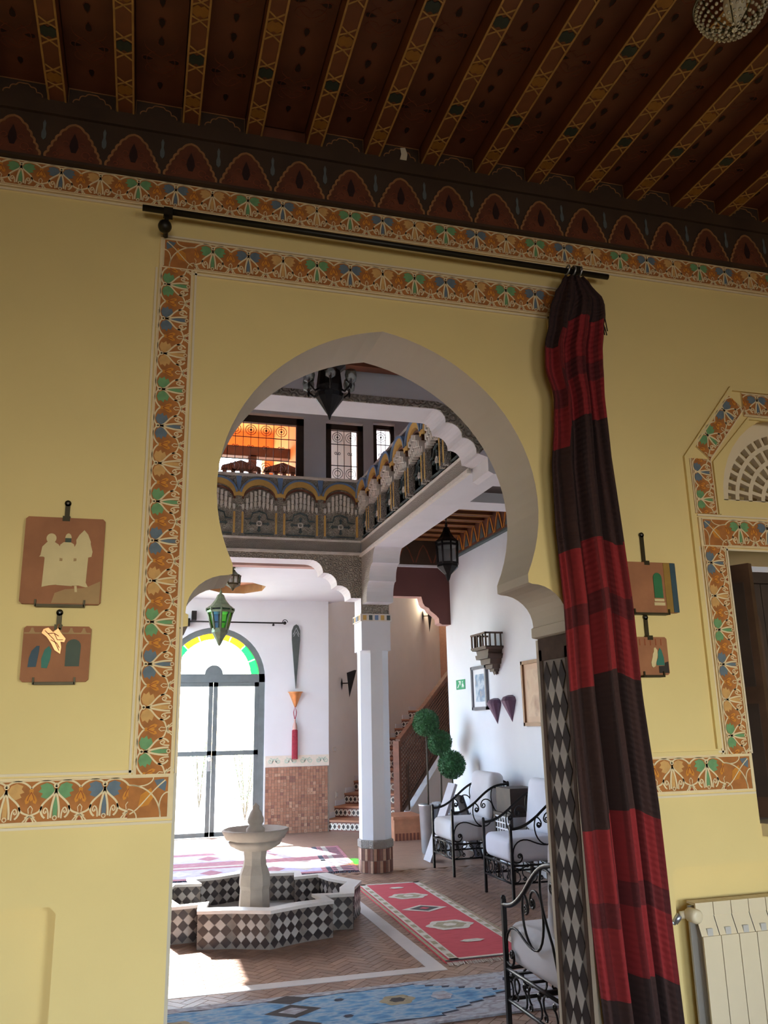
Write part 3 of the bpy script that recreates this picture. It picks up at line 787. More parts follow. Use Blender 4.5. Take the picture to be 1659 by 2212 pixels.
# -------- gallery side beam and its parapet
def bay_mesh(w, relief=1.0):
    """one bay of the carved parapet, width w, local x across, y up (0..0.88), z outward"""
    m = MB(); h = 0.88; g = relief
    m.box((0, 0, -0.02), (w, h, 0.0), 'carved_grey')
    m.box((0, 0.0, 0), (w, 0.03, 0.02), 'parapet_pale'); m.box((0, 0.03, 0), (w, 0.145, 0.008), 'carved_fine'); m.box((0, 0.145, 0), (w, 0.17, 0.016), 'parapet_pale')
    m.box((0, h - 0.03, 0), (w, h, 0.03), 'parapet_pale')
    # multifoil arch: yellow band with a blue edge
    a = arc(w / 2, 0.60, w * 0.455, 0.10, PI - 0.10, 18, ry=0.185)
    m.ribbon([(x, y + 0.042) for x, y in a], 0.022, 0, 0.030 * g, 'parapet_blue')
    m.ribbon(a, 0.062, 0, 0.024 * g, 'parapet_yellow')
    m.ribbon([(x, y - 0.045) for x, y in arc(w / 2, 0.60, w * 0.42, 0.2, PI - 0.2, 14, ry=0.165)], 0.022, 0, 0.018 * g, 'lattice_wood')
    for s in (0.0, w): m.plate([(s + dx if 0 <= s + dx <= w else s, y) for dx, y in ((-0.03, 0.85), (0.03, 0.85), (0.012, 0.66), (-0.012, 0.66))], 0, 0.012, 'parapet_blue')
    # stalactite pegs
    for r, (yy, cnt) in enumerate(((0.64, 5), (0.575, 7), (0.51, 9))):
        for i in range(cnt):
            cx = w / 2 + (i - (cnt - 1) / 2) * w * 0.098; d = abs(i - (cnt - 1) / 2) / cnt
            yb = yy - 0.05 * d * 1.6
            m.box((cx - 0.014, yb, 0), (cx + 0.014, yb + 0.052, (0.030 - 0.006 * r) * g), 'parapet_pale')
            m.box((cx - 0.006, yb - 0.018, 0), (cx + 0.006, yb, 0.02 * g), 'parapet_pale')
    # panel with a cross-shaped medallion
    m.ribbon([(w * 0.12, 0.20), (w * 0.88, 0.20), (w * 0.88, 0.36), (w * 0.70, 0.37), (w * 0.66, 0.43), (w * 0.5, 0.455), (w * 0.34, 0.43), (w * 0.30, 0.37), (w * 0.12, 0.36)], 0.014, 0, 0.016, 'parapet_teal', True)
    for dx, dy in ((1, 0), (-1, 0), (0, 1), (0, -1)):
        m.plate([(w / 2 + dx * t * 0.105 + dy * o, 0.315 + dy * t * 0.085 + dx * o) for t, o in ((0.25, 0.008), (0.8, 0.010), (0.85, 0.022), (1.1, 0), (0.85, -0.022), (0.8, -0.010), (0.25, -0.008))], 0, 0.018, 'parapet_teal')
    m.ribbon([(w / 2 + 0.026 * math.cos(t), 0.315 + 0.026 * math.sin(t)) for t in [2 * PI * i / 10 for i in range(10)]], 0.012, 0, 0.02, 'parapet_pale', True)
    for s in (0.045, w - 0.045): m.box((s - 0.02, 0.18, 0), (s + 0.02, 0.46, 0.022 * g), 'carved_fine'); m.box((s - 0.011, 0.20, 0), (s + 0.011, 0.44, 0.022 * g + 0.004), 'parapet_yellow')
    return m.mesh('parapet_bay')
# side (x = 2.3), running from the tall arch back to the corner column
m = MB(); m.box((2.32, 5.6, 3.32), (2.62, 10.36, 3.90), 'carved_white'); m.box((2.35, 5.6, 3.9), (2.55, 9.1, 4.20), 'carved_white')
sb = m.build('wall_gallery_side', kind='structure')
nb = 7; L = 3.3; bmS = bay_mesh(L / nb, 2.6)
for i in range(nb):
    yy = 8.9 - L / nb * i
    link('parapet_bay', bmS, sb, M=Matrix(((0, 0, -1, 2.32), (-1, 0, 0, yy), (0, 1, 0, 3.335), (0, 0, 0, 1))))
q = MB(); q.box((2.285, 5.6, 3.32), (2.32, 8.9, 3.345), 'parapet_pale'); q.build('moulding', sb)
# cross beam over the side aisle, aisle ceiling, friezes
wallbox('trim_90', (2.62, 6.42, 3.33), (HX, 6.68, 3.95), 'carved_white')
m = MB(); m.box((2.62, 5.6, 3.93), (HX, 10.36, 4.05), 'wood_plank'); m.box((2.62, 5.6, 3.42), (HX, 6.42, 3.47), 'dark_wood'); ce = m.build('ceiling_side_aisle', kind='structure')
q = MB(); q.box((2.62, -0.05, 3.83), (HX - 0.06, 0.05, 3.93), 'wood_beam'); q.box((2.62, -0.055, 3.826), (HX - 0.06, -0.045, 3.832), 'paint_gold'); q.box((2.62, 0.045, 3.826), (HX - 0.06, 0.055, 3.832), 'paint_gold')
jm3 = q.mesh('joist')
for k in range(13): link('joist', jm3, ce, M=Matrix.Translation((0, 6.85 + 0.27 * k, 0)))
m = MB(); m.box((HX - 0.05, 5.6, 3.60), (HX, 10.36, 3.93), 'wood_arch_fill'); m.box((HX - 0.055, 5.6, 3.585), (HX, 10.36, 3.605), 'parapet_teal')
m.box((2.62, 10.31, 3.53), (HX, 10.36, 3.93), 'wood_frieze'); m.box((2.62, 10.30, 3.505), (HX, 10.36, 3.53), 'carved_white')
tr = m.build('trim_91', kind='structure')
q = MB(); q.M = Matrix(((0, 0, -1, HX - 0.05), (-1, 0, 0, 0), (0, 1, 0, 3.62), (0, 0, 0, 1)))
q.ribbon([(-0.11, 0), (-0.05, 0.16), (0, 0.24), (0.05, 0.16), (0.11, 0)], 0.02, 0, 0.006, 'stucco_orange'); q.plate([(-0.06, 0.02), (0, 0.16), (0.06, 0.02)], 0, 0.004, 'parapet_teal')
fm2 = q.mesh('arch_motif')
for k in range(18): link('arch_motif', fm2, tr, M=Matrix.Translation((0, 5.8 + 0.25 * k, 0)))
q = MB(); q.M = Matrix(((1, 0, 0, 0), (0, 0, -1, 10.31), (0, 1, 0, 3.56), (0, 0, 0, 1)))
q.ribbon([(-0.11, 0), (-0.05, 0.16), (0, 0.24), (0.05, 0.16), (0.11, 0)], 0.015, 0, 0.006, 'paint_floral')
fm3 = q.mesh('arch_motif')
for k in range(5): link('arch_motif', fm3, tr, M=Matrix.Translation((2.78 + 0.25 * k, 0, 0)))
# dark red scalloped arch leading to the stairs
rc = [(2.62, 3.115), (3.50, 3.115), (3.52, 3.03), (3.545, 2.99), (3.60, 2.965), (3.62, 2.93), (3.66, 2.90), (3.70, 2.87), (3.735, 2.83), (3.74, 2.77), (3.78, 2.75), (HX, 2.75), (HX, 3.51), (2.62, 3.51)]
m = MB(); m.extr([rc], XZ(10.36), 0.18, ('red_brown_paint', 'warm_white', lambda li, i: 'pink_cornice')); m.box((2.62, 10.36, 3.51), (HX, 10.54, 6.3), 'white_plaster'); m.build('wall_stair_arch', kind='structure')

# -------- north arcade with carved face, upper windows
nc = scallop(1.72, 3.27, [(0.15, 0.13), (0.135, 0.125), (0.135, 0.125)])
rx, rz = nc[-1]
pl = [(-1.5, 0), (-1.5, 3.0), (-1.35, 3.2), (-1.2, 3.27)] + nc + [(2.30, rz), (2.30, 2.68), (2.62, 2.68), (2.62, 3.345), (-1.8, 3.345), (-1.8, 0)]
m = MB(); m.extr([pl], XZ(8.9), 0.30, ('carved_large', 'white_plaster', 'carved_white')); na = m.build('wall_arcade_north', kind='structure')
nb = 9; bmN = bay_mesh(0.458, 1.0)
for i in range(nb):
    link('parapet_bay', bmN, na, M=Matrix(((1, 0, 0, 2.30 - 0.458 * (i + 1)), (0, 0, -1, 8.9), (0, 1, 0, 3.335), (0, 0, 0, 1))))
m = MB(); m.box((-1.8, 8.92, 3.34), (2.3, 9.12, 4.205), 'carved_white'); m.build('parapet_core', na)
# upper storey wall with three window openings
ow = [[(0.55, 4.235), (1.69, 4.235), (1.69, 5.02), (0.55, 5.02)], [(1.95, 4.235), (2.41, 4.235), (2.41, 4.99), (1.95, 4.99)], [(2.53, 4.235), (2.80, 4.235), (2.80, 5.02), (2.53, 5.02)]]
m = MB(); m.extr([[(-1.8, 4.2), (HX, 4.2), (HX, 6.3), (-1.8, 6.3)]] + ow, XZ(9.1), 0.16, ('carved_white', 'warm_white', 'carved_white')); m.box((2.62, 9.1, 3.95), (HX, 9.26, 4.2), 'carved_white'); m.build('wall_upper_north', kind='structure')
def grille_window(n, x0, x1, z0, z1, f):
    m = MB(); y0, y1 = 9.13, 9.19
    m.box((x0, y0, z0), (x0 + f, y1, z1), 'dark_wood'); m.box((x1 - f, y0, z0), (x1, y1, z1), 'dark_wood')
    m.box((x0, y0, z1 - f), (x1, y1, z1), 'dark_wood'); m.box((x0, y0, z0), (x1, y1, z0 + f * 0.5), 'dark_wood')
    o = m.build('window_%d' % n, kind='structure')
    m = MB(); y = 9.15; a, b, c, d = x0 + f, x1 - f, z0 + f * 0.5, z1 - f; w = b - a; k = max(3, round(w / 0.085))
    for i in range(k + 1): xx = a + w * i / k; m.tube([(xx, y, c), (xx, y, d)], 0.0045, 'iron', 4)
    for zz in (c + (d - c) * 0.30, c + (d - c) * 0.72): m.tube([(a, y, zz), (b, y, zz)], 0.006, 'iron', 4)
    for i in range(max(1, k // 2)):
        cx = a + w * (2 * i + 1) / k if k > 1 else (a + b) / 2
        for cz in (c + (d - c) * 0.15, c + (d - c) * 0.86):
            for r in (0.035, 0.062): m.tube([(cx + r * math.cos(t), y, cz + r * math.sin(t)) for t in [2 * PI * q_ / 12 for q_ in range(12)]], 0.004, 'iron', 4, True)
        m.ball((cx, y, c + (d - c) * 0.86), 0.014, 'iron', 4)
        for s in (-1, 1): m.tube([(cx + s * X, y, c + (d - c) * 0.45 + Z) for X, Z in spiral(0.02, 0.06, 0.022, 0.006, PI, 1.2, 10)], 0.004, 'iron', 4)
    m.build('grille', o)
    return o
grille_window(2, 0.55, 1.69, 4.235, 5.0, 0.085); grille_window(3, 1.95, 2.41, 4.235, 4.97, 0.07); grille_window(4, 2.53, 2.80, 4.235, 5.0, 0.05)
# warm room behind the wide upper window, with a carved balustrade and a beam
daylight_gap = [(0.0, 4.3), (1.65, 4.3), (1.65, 5.66), (0.0, 5.66)]      # open side of the room, its daylight shows between the balusters
m = MB(); m.extr([[(-0.5, 3.6), (1.8, 3.6), (1.8, 6.3), (-0.5, 6.3)], daylight_gap], XZ(12.2), 0.1, ('orange_wall',) * 3); m.box((1.78, 9.26, 3.6), (1.88, 12.3, 6.3), 'orange_wall'); m.box((-0.6, 9.26, 3.6), (-0.5, 12.3, 6.3), 'orange_wall'); m.box((-0.6, 9.26, 5.9), (1.88, 12.3, 6.0), 'orange_wall')
m.build('wall_upper_room', kind='structure')
t = thing('balustrade', 'carved wooden balustrade seen through the wide upper grille window', 'balustrade', (0, 9.9, 3.62))
m = MB()
for k in range(14): m.box((0.3 + k * 0.105, -0.02, 0.62), (0.35 + k * 0.105, 0.02, 0.95), 'walnut')
m.build('baluster', t)
m = MB()
for k in range(3):
    x0 = 0.28 + k * 0.52
    m.plate([(x0, 0.93), (x0 + 0.5, 0.93), (x0 + 0.48, 0.99), (x0 + 0.36, 1.03), (x0 + 0.25, 1.07), (x0 + 0.14, 1.03), (x0 + 0.02, 0.99)], -0.02, 0.02, 'walnut')
m.v = [Vector((p.x, p.z, p.y)) for p in m.v]
m.build('top_rail', t)
m = MB(); m.box((0.2, -0.03, 0.55), (1.78, 0.03, 0.64), 'walnut'); m.build('bottom_rail', t)
q = MB(); q.box((0.3, 10.6, 4.98), (1.78, 10.75, 5.12), 'walnut'); q.box((1.22, 10.6, 3.62), (1.33, 10.72, 5.0), 'walnut'); q.build('trim_92', kind='structure')

# -------- vestibule: white ceiling with an octagonal recess, far wall and door
oc = [(1.2 + 0.40 * math.cos(PI / 8 + PI / 4 * k), 11.45 + 0.52 * math.sin(PI / 8 + PI / 4 * k)) for k in range(8)]
oc_i = [(1.2 + 0.28 * math.cos(PI / 8 + PI / 4 * k), 11.45 + 0.38 * math.sin(PI / 8 + PI / 4 * k)) for k in range(8)]
m = MB(); m.extr([[(-0.5, 9.2), (2.62, 9.2), (2.62, 10.5), (3.08, 12.18), (2.74, 12.80), (-0.5, 12.80)], oc], lambda x, y, d: (x, y, 3.345 + d), 0.12, ('white_plaster', 'white_plaster', 'plaque_sand'))  # unseen left edge placed to bound the sun patch on the floor
m.extr([oc], lambda x, y, d: (x, y, 3.465 + d), 0.15, ('terracotta', 'white_plaster', 'white_plaster'))
m.build('ceiling_vestibule', kind='structure')
q = MB(); q.box((-0.5, 9.24, 3.25), (2.3, 9.36, 3.345), 'pink_cornice'); q.build('trim_93', kind='structure')
DY = 12.55
dop = [(0.27, 0.0), (0.27, 2.18)] + arc(1.015, 2.18, 0.745, PI, 0, 24)[1:-1] + [(1.76, 2.18), (1.76, 0.0)]
m = MB(); m.extr([[(-1.0, 0)] + dop + [(2.72, 0), (2.72, 6.0), (-1.0, 6.0)], daylight_gap], XZ(DY), 0.25, ('white_plaster', 'white_plaster', 'white_plaster')); fwall = m.build('wall_far', kind='structure')
m = MB(); m.box((-8, 12.55, 0), (-1.0, 12.8, 2.9), 'garden_wall'); m.build('wall_patio_added', kind='structure')  # wall of an unseen open patio, added to let sun onto the hall floor
# mosaic dado and scroll border on the far wall
m = MB(); ts = 0.0435
m.box((1.78, DY - 0.008, 0), (2.72, DY, 0.915), 'grout')
for i in range(21):
    for j in range(21):
        c = R.choices(('mosaic_a', 'mosaic_b', 'mosaic_c', 'mosaic_d'), (5, 4, 2, 1))[0]
        if (i // 2 + j // 3) % 5 == 0: c = R.choice(('mosaic_b', 'mosaic_a'))
        x, z = 1.785 + i * ts, 0.003 + j * ts
        m.box((x + 0.002, DY - 0.013 - R.random() * 0.002, z + 0.002), (min(x + ts - 0.002, 2.72), DY - 0.006, z + ts - 0.002), c)
        if c == 'mosaic_c' and R.random() < 0.5: m.box((x + 0.016, DY - 0.017, z + 0.016), (x + 0.028, DY - 0.008, z + 0.028), 'mosaic_d')
m.build('mosaic_tile', fwall, kind='stuff')
m = MB(); m.box((1.78, DY - 0.008, 0.92), (2.72, DY, 1.075), 'zellige_white')
m.M = Matrix(((1, 0, 0, 0), (0, 0, -1, DY - 0.008), (0, 1, 0, 0), (0, 0, 0, 1)))
for k in range(8):
    cx = 1.85 + 0.118 * k; s = 1 if k % 2 else -1
    m.ribbon([(cx + s * a, 1.0 + b) for a, b in spiral(0, 0, 0.042, 0.008, PI / 2, 1.3, 14)], 0.013, 0, 0.004, 'green_scroll')
    m.ribbon([(cx - s * 0.03, 0.985), (cx - s * 0.055, 1.035)], 0.012, 0, 0.004, 'green_scroll')
m.build('scroll_border', fwall)

# -------- glazed arched double door
t = MB(); y0, y1 = DY + 0.02, DY + 0.09; F = 0.085
t.ribbon  # (frame below)
t.M = frame3(0, 0, 1, 0, 0, 1, y=y1)
t.ribbon([(0.27 + F / 2, 0)] + [(0.27 + F / 2, 2.18)] + arc(1.015, 2.18, 0.745 - F / 2, PI, 0, 24)[1:-1] + [(1.76 - F / 2, 2.18), (1.76 - F / 2, 0)], F, 0, 0.07, 'door_metal_glare')
t.box((0.27, 2.13, 0), (1.76, 2.25, 0.07), 'door_metal_glare')
t.plate([(1.015 + x, 2.25 + z) for x, z in arc(0, 0, 0.13, 0, PI, 12)], 0, 0.06, 'door_metal_glare')
door = t.build('door_1', kind='structure')
for s in (-1, 1):
    m = MB(); m.M = frame3(0, 0, 1, 0, 0, 1, y=y1 - 0.01)
    xa, xb = (0.355, 1.012) if s < 0 else (1.018, 1.675)
    st_ = 0.062
    for lo_, hi_ in (((xa, 0.01), (xa + st_, 2.13)), ((xb - st_, 0.01), (xb, 2.13)), ((xa, 2.07), (xb, 2.13)), ((xa, 0.01), (xb, 0.07)), ((xa, 1.10), (xb, 1.165))):
        m.box((lo_[0], lo_[1], 0), (hi_[0], hi_[1], 0.05), 'door_metal_glare')
    leaf = m.build('door_leaf', door)
    for za, zb in ((0.07, 1.10), (1.165, 2.07)):
        q = MB(); q.M = frame3(0, 0, 1, 0, 0, 1, y=y1 - 0.03); q.box((xa + st_, za, 0), (xb - st_, zb, 0.006), 'clear_glass'); q.build('pane', leaf)
    if s < 0:
        q = MB(); q.M = frame3(xb - 0.03, 1.0, 1, 0, 0, 1, y=y1 - 0.06); q.box((-0.022, -0.11, 0), (0.022, 0.11, 0.012), 'zinc')
        q.M = q.M @ Matrix.Translation((0, 0.06, 0.012)); q.lathe([(0.03, 0), (0.032, 0.02), (0.02, 0.035), (0.001, 0.037)], 'exit_white', n=12)
        q.build('lock', leaf)
# fanlight panes: clear centre, coloured outer ring
m = MB(); m.M = frame3(1.015, 2.25, 1, 0, 0, 1, y=y1 - 0.03)
ringc = ['green_glass', 'green_glass', 'yellow_glass', 'yellow_glass', 'yellow_glass', 'yellow_glass', 'green_glass', 'green_glass']
for k in range(8):
    a0, a1 = PI * k / 8, PI * (k + 1) / 8
    out = arc(0, -0.03, 0.655, a0 + 0.01, a1 - 0.01, 6); inn = arc(0, -0.03, 0.545, a1 - 0.01, a0 + 0.01, 6)
    out = [(x, max(z, 0.0)) for x, z in out]; inn = [(x, max(z, 0.0)) for x, z in inn]
    q = MB(); q.M = m.M; q.plate(out + inn, 0, 0.006, ringc[k]); q.build('fanlight_pane', door)
q = MB(); q.M = m.M; q.plate([(x, max(z, 0)) for x, z in arc(0, -0.03, 0.54, 0, PI, 20)] + arc(0, 0, 0.13, PI, 0, 10), 0, 0.005, 'clear_glass'); q.build('fanlight_pane', door)
q = MB(); q.M = m.M; q.ribbon(arc(0, -0.03, 0.542, 0.08, PI - 0.08, 20), 0.008, 0, 0.014, 'door_metal_glare')
for k in range(1, 8): a = PI * k / 8; q.ribbon([(0.545 * math.cos(a), 0.545 * math.sin(a) - 0.03), (0.66 * math.cos(a), 0.66 * math.sin(a) - 0.03)], 0.006, 0, 0.012, 'door_metal_glare')
q.build('fanlight_bar', door)
# garden beyond the door
m = MB(); m.box((-12, 12.8, -0.2), (2.6, 40, -0.02), 'garden_paving'); m.build('ground_garden', kind='structure')

# -------- stair hall
UX, UY = 0.62, 0.785; WX, WY = UY, -UX            # flight direction, across
SX, SY = 2.66, 12.62
def SW(a, b): return (SX + UX * a + WX * b, SY + UY * a + WY * b)
def wallseg(name, p, q_, z0, z1, th, mt):
    (ax_, ay), (bx, by) = p, q_; d = Vector((bx - ax_, by - ay)).normalized(); nn = Vector((-d.y, d.x)) * th
    m = MB(); m.add([(ax_, ay, z0), (bx, by, z0), (bx + nn.x, by + nn.y, z0), (ax_ + nn.x, ay + nn.y, z0), (ax_, ay, z1), (bx, by, z1), (bx + nn.x, by + nn.y, z1), (ax_ + nn.x, ay + nn.y, z1)],
          [(0, 3, 2, 1), (4, 5, 6, 7), (0, 1, 5, 4), (1, 2, 6, 5), (2, 3, 7, 6), (3, 0, 4, 7)], mt)
    return m.build(name, kind='structure')
wallseg('wall_stair_left', SW(0.0, 0.0), SW(6.6, 0.0), 0, 6.2, 0.2, 'warm_white')
wallseg('wall_stair_end', SW(5.6, -0.2), SW(5.6, 4.5), 0, 6.2, 0.2, 'mosaic_a')
wallseg('wall_stair_right', (7.5, 9.0), (7.5, 18.5), 0, 6.2, -0.2, 'warm_white')
wallseg('wall_stair_near', (HX + 0.22, 10.54), (7.7, 10.54), 0, 6.2, -0.2, 'warm_white')
m = MB(); m.box((2.62, 10.5, 6.2), (8, 19, 6.3), 'warm_white'); m.build('ceiling_stair', kind='structure')
G, RI, WD = 0.36, 0.157, 1.12
stairs = thing('staircase', 'terracotta staircase with black and white tiled risers behind the column', 'staircase', (SX, SY, 0), math.atan2(UY, UX) - PI / 2)
def step_mesh():
    m = MB(); m.box((0, 0.006, 0), (WD, G + 0.02, RI - 0.024), 'terracotta'); m.box((-0.0, -0.02, RI - 0.024), (WD, G + 0.02, RI), 'terracotta'); return m.mesh('step')
def riser_mesh():
    m = MB(); m.box((0, -0.002, 0), (WD, 0.006, RI - 0.024), 'zellige_brown'); m.box((0, -0.004, 0.022), (WD, 0.0, 0.112), 'zellige_white')
    w = 0.07
    for k in range(16):
        x = (k + 0.5) * w; c = ('zellige_black', 'zellige_brown')[k % 2 == 1 and k % 3 == 0]
        m.M = Matrix(((1, 0, 0, 0), (0, 0, -1, -0.004), (0, 1, 0, 0), (0, 0, 0, 1)))
        m.plate([(x - w * 0.36, 0.067), (x, 0.03), (x + w * 0.36, 0.067), (x, 0.104)], 0, 0.002, c)
        for z, s in ((0.022, 1), (0.112, -1)): m.plate([(x - w * 0.5, z), (x + w * 0.5 - w * 0.62, z), (x - w * 0.5, z + s * 0.022)], 0, 0.002, 'zellige_brown')
    return m.mesh('riser_tile')
sm_, rm_ = step_mesh(), riser_mesh()
NS = 11
for k in range(NS):
    s_ = link('step', sm_, stairs, M=Matrix.Translation((0, k * G, k * RI))); link('riser_tile', rm_, s_)
m = MB(); m.box((0, NS * G, NS * RI - 0.1), (WD + 0.1, NS * G + 1.5, NS * RI), 'terracotta'); m.build('landing', stairs)
m = MB()
for k in range(NS): m.box((-0.005, k * G + 0.02, 0), (0.012, (k + 1) * G + 0.02, (k + 1) * RI + 0.075), 'white_plaster')
m.build('skirting', stairs)
m = MB(); m.v = []; pts = [(0.1, 0.0), (NS * G, 0.0), (NS * G, NS * RI + 0.1), (0.1, 0.16)]
m.extr([pts], lambda y, z, d: (WD + d, y, z), 0.1, ('white_plaster',) * 3); m.build('stringer', stairs)
# lattice balustrade on the open side
bal = thing('stair_balustrade', 'brown wooden lattice balustrade climbing the open side of the staircase', 'balustrade', (*SW(0.0, WD + 0.05), 0), math.atan2(UY, UX) - PI / 2)
m = MB(); m.box((-0.045, -0.045, 0), (0.045, 0.045, 1.25), 'lattice_wood'); m.build('newel_post', bal)
sl = RI / G; LB = 3.6
def skew(m_, z0): m_.M = Matrix(((1, 0, 0, 0), (0, 1, 0, 0), (0, sl, 1, z0), (0, 0, 0, 1)))
m = MB(); skew(m, 1.17); m.box((-0.035, 0.04, 0), (0.035, LB, 0.09), 'lattice_wood'); m.build('handrail', bal)
m = MB(); skew(m, 0.22); m.box((-0.03, 0.04, 0), (0.03, LB, 0.07), 'walnut'); m.build('bottom_rail', bal)
m = MB(); skew(m, 0.29)
for k in range(60): m.box((-0.012, 0.05 + k * 0.06, 0), (0.012, 0.078 + k * 0.06, 0.88), 'walnut')
for k in range(15): m.box((-0.014, 0.04, 0.03 + k * 0.06), (0.014, LB, 0.055 + k * 0.06), 'lattice_wood')
m.build('lattice', bal, kind='stuff')
m = MB(); m.box((-0.03, 0.34, 0.0), (0.03, 0.40, 0.95), 'walnut'); m.build('post', bal)
# brick plinth at the stair foot
t = thing('brick_plinth', 'low terracotta plinth at the foot of the stairs beside the zinc pot', 'plinth', (3.50, 11.45, 0))
q = MB(); q.box((-0.2, -0.28, 0), (0.2, 0.28, 0.26), 'terracotta'); q.build('body', t)
q = MB(); q.box((-0.215, -0.295, 0.26), (0.215, 0.295, 0.30), 'terracotta'); q.build('cap', t)
q = MB(); q.box((-0.013, -0.004, 0), (0.013, 0.004, 0.09), 'zellige_brown'); bm_ = q.mesh('brick')
for k in range(8): link('brick', bm_, t, M=Matrix.Translation((-0.175 + 0.05 * k, -0.282, 0)))

# ================================================================== THINGS in the hall
# -------- octagonal corner column
def octa(r, c=0.0): return [(r * math.cos(PI / 8 + PI / 4 * k), r * math.sin(PI / 8 + PI / 4 * k)) for k in range(8)]
pil = thing('column', 'white octagonal column carrying the carved gallery corner', 'column', (2.465, 9.06, 0))
def octlathe(m, prof, mt): m.M = Matrix.Rotation(PI / 8, 4, 'Z'); m.lathe(prof, mt, n=8, smooth=False); m.M = Matrix.Identity(4)
m = MB(); octlathe(m, [(0.172, 0.26), (0.172, 2.25)], 'white_plaster'); m.build('shaft', pil)
m = MB(); octlathe(m, [(0.172, 2.25), (0.18, 2.30)], 'white_plaster')
m.add([(0.172 * math.cos(PI / 8 + PI / 4 * k + PI / 8 * 0), 0.172 * math.sin(PI / 8 + PI / 4 * k), 2.2) for k in range(8)], [tuple(range(8))], 'white_plaster')
m.box((-0.165, -0.165, 2.28), (0.165, 0.165, 2.60), 'white_plaster'); m.build('capital', pil)
m = MB(); m.box((-0.178, -0.178, 2.60), (0.178, 0.178, 2.68), 'parapet_pale')
for s in (-1, 1):
    for k in range(5):
        c = ('parapet_yellow', 'parapet_teal', 'parapet_blue')[k % 3]; x = -0.15 + k * 0.068
        m.box((x, s * 0.178 - 0.003, 2.612), (x + 0.04, s * 0.178 + 0.003, 2.665), c); m.box((s * 0.178 - 0.003, x, 2.612), (s * 0.178 + 0.003, x + 0.04, 2.665), c)
m.build('painted_band', pil)
m = MB(); octlathe(m, [(0.178, 0.0), (0.178, 0.245)], 'grout'); m.build('base', pil)
m = MB(); octlathe(m, [(0.178, 0.24), (0.192, 0.25), (0.192, 0.315), (0.176, 0.325)], 'carved_fine'); m.build('collar', pil)
q1 = MB(); q1.box((-0.0145, -0.004, 0.002), (0.0145, 0.004, 0.116), 'zellige_brown'); q2 = MB(); q2.box((-0.0145, -0.004, 0.002), (0.0145, 0.004, 0.116), 'mosaic_d'); q3 = MB(); q3.box((-0.0145, -0.004, 0.002), (0.0145, 0.004, 0.116), 'mosaic_c')
tl = [q.mesh('base_tile') for q in (q1, q2, q3)]
ap = 0.178 * math.cos(PI / 8)
for f in range(8):
    a = PI / 4 * f
    for i in range(4):
        for j in range(2):
            off = (i - 1.5) * 0.033
            link('base_tile', tl[(i + j * 2 + f) % 3], pil, M=Matrix.Rotation(a, 4, 'Z') @ Matrix.Translation((ap + 0.002, off, 0.004 + 0.118 * j)) @ Matrix.Rotation(PI / 2, 4, 'Z'))
# corbel steps from column to side beam
m = MB(); cs = scallop(0.0, 3.33, [(0.17, 0.15), (0.13, 0.16), (0.1, 0.2)])
pp = [(8.2, 3.34)] + [(8.25 + x, z) for x, z in cs] + [(8.92, cs[-1][1]), (8.92, 3.34)]
m.extr([pp], lambda y, z, d: (2.31 + d, y, z), 0.30, ('carved_fine', 'carved_white', 'carved_white')); tn[0] += 1; m.build('trim_%d' % tn[0], kind='structure')

# -------- star-shaped fountain
fx, fy = 0.945, 7.16
ftn = thing('fountain', 'star-shaped fountain basin faced with dark and pale diamond tiles', 'fountain', (fx, fy, 0))
quad = [(0.0, -0.865), (0.25, -0.745), (0.485, -0.685), (0.46, -0.46)]
star = []
def rot90(p, k):
    for _ in range(k): p = (-p[1], p[0])
    return p
for k in range(4):
    A, A2, B, Cn = quad
    star += [rot90(p, k) for p in (A, A2, B, Cn, (-B[1], -B[0]), (-A2[1], -A2[0]))]
def inset(poly, d):
    out = []
    for p in poly:
        r = math.hypot(*p); out.append((p[0] * (r - d) / r, p[1] * (r - d) / r))
    return out
si = inset(star, 0.095); HF = 0.25
m = MB(); m.extr([star, si[::-1]], lambda x, y, d: (x, y, d), HF - 0.02, ('grout', 'grout', 'grout')); m.build('basin_wall', ftn)
m = MB(); so = inset(star, -0.012); s2 = inset(star, 0.108); m.extr([so, s2[::-1]], lambda x, y, d: (x, y, HF - 0.022 + d), 0.022, ('rim_white',) * 3); m.build('rim', ftn)
m = MB(); m.plate(si, 0.0, 0.03, 'tile_pale'); m.build('basin_floor', ftn)
fw_, fh_ = 0.0735, 0.0765
fd = diamond_mesh('tile', fw_, fh_, 'tile_dark'); fp_ = diamond_mesh('tile', fw_, fh_, 'tile_pale')
cand = []
for ring_, sgn in ((star, 1), (si, -1)):
    k = len(ring_)
    for i in range(k):
        a = Vector(ring_[i]); b = Vector(ring_[(i + 1) % k]); d = b - a; L = d.length; d.normalize(); nn = Vector((d.y, -d.x)) * sgn
        cnt = max(1, round(L / fw_)); sc = L / cnt / fw_
        for u in range(cnt):
            for j in range(3):
                for off in (0, 0.5):
                    if off and (u == cnt - 1 or j == 2): continue
                    p = a + d * ((u + 0.5 + off) * L / cnt) + nn * 0.001; z = 0.002 + fh_ * (j + 0.5 + off)
                    Mx = Matrix(((d.x * sc, 0, nn.x, p.x), (d.y * sc, 0, nn.y, p.y), (0, 1, 0, z), (0, 0, 0, 1)))
                    facing = nn.dot(Vector((fx + p.x, fy + p.y))) < 0
                    cand.append((0 if facing else 1, math.hypot(fx + p.x, fy + p.y), off, Mx))
cand.sort(key=lambda t_: (t_[0], t_[1]))
st = MB()
for i, (fc, dd, off, Mx) in enumerate(cand):
    if i < 300: link('tile', fp_ if off else fd, ftn, M=Mx)
    else: st.M = Mx; st.plate([(-fw_ * .465, 0), (0, -fh_ * .465), (fw_ * .465, 0), (0, fh_ * .465)], 0, 0.004, 'tile_pale' if off else 'tile_dark')
st.build('tile', ftn, kind='stuff')
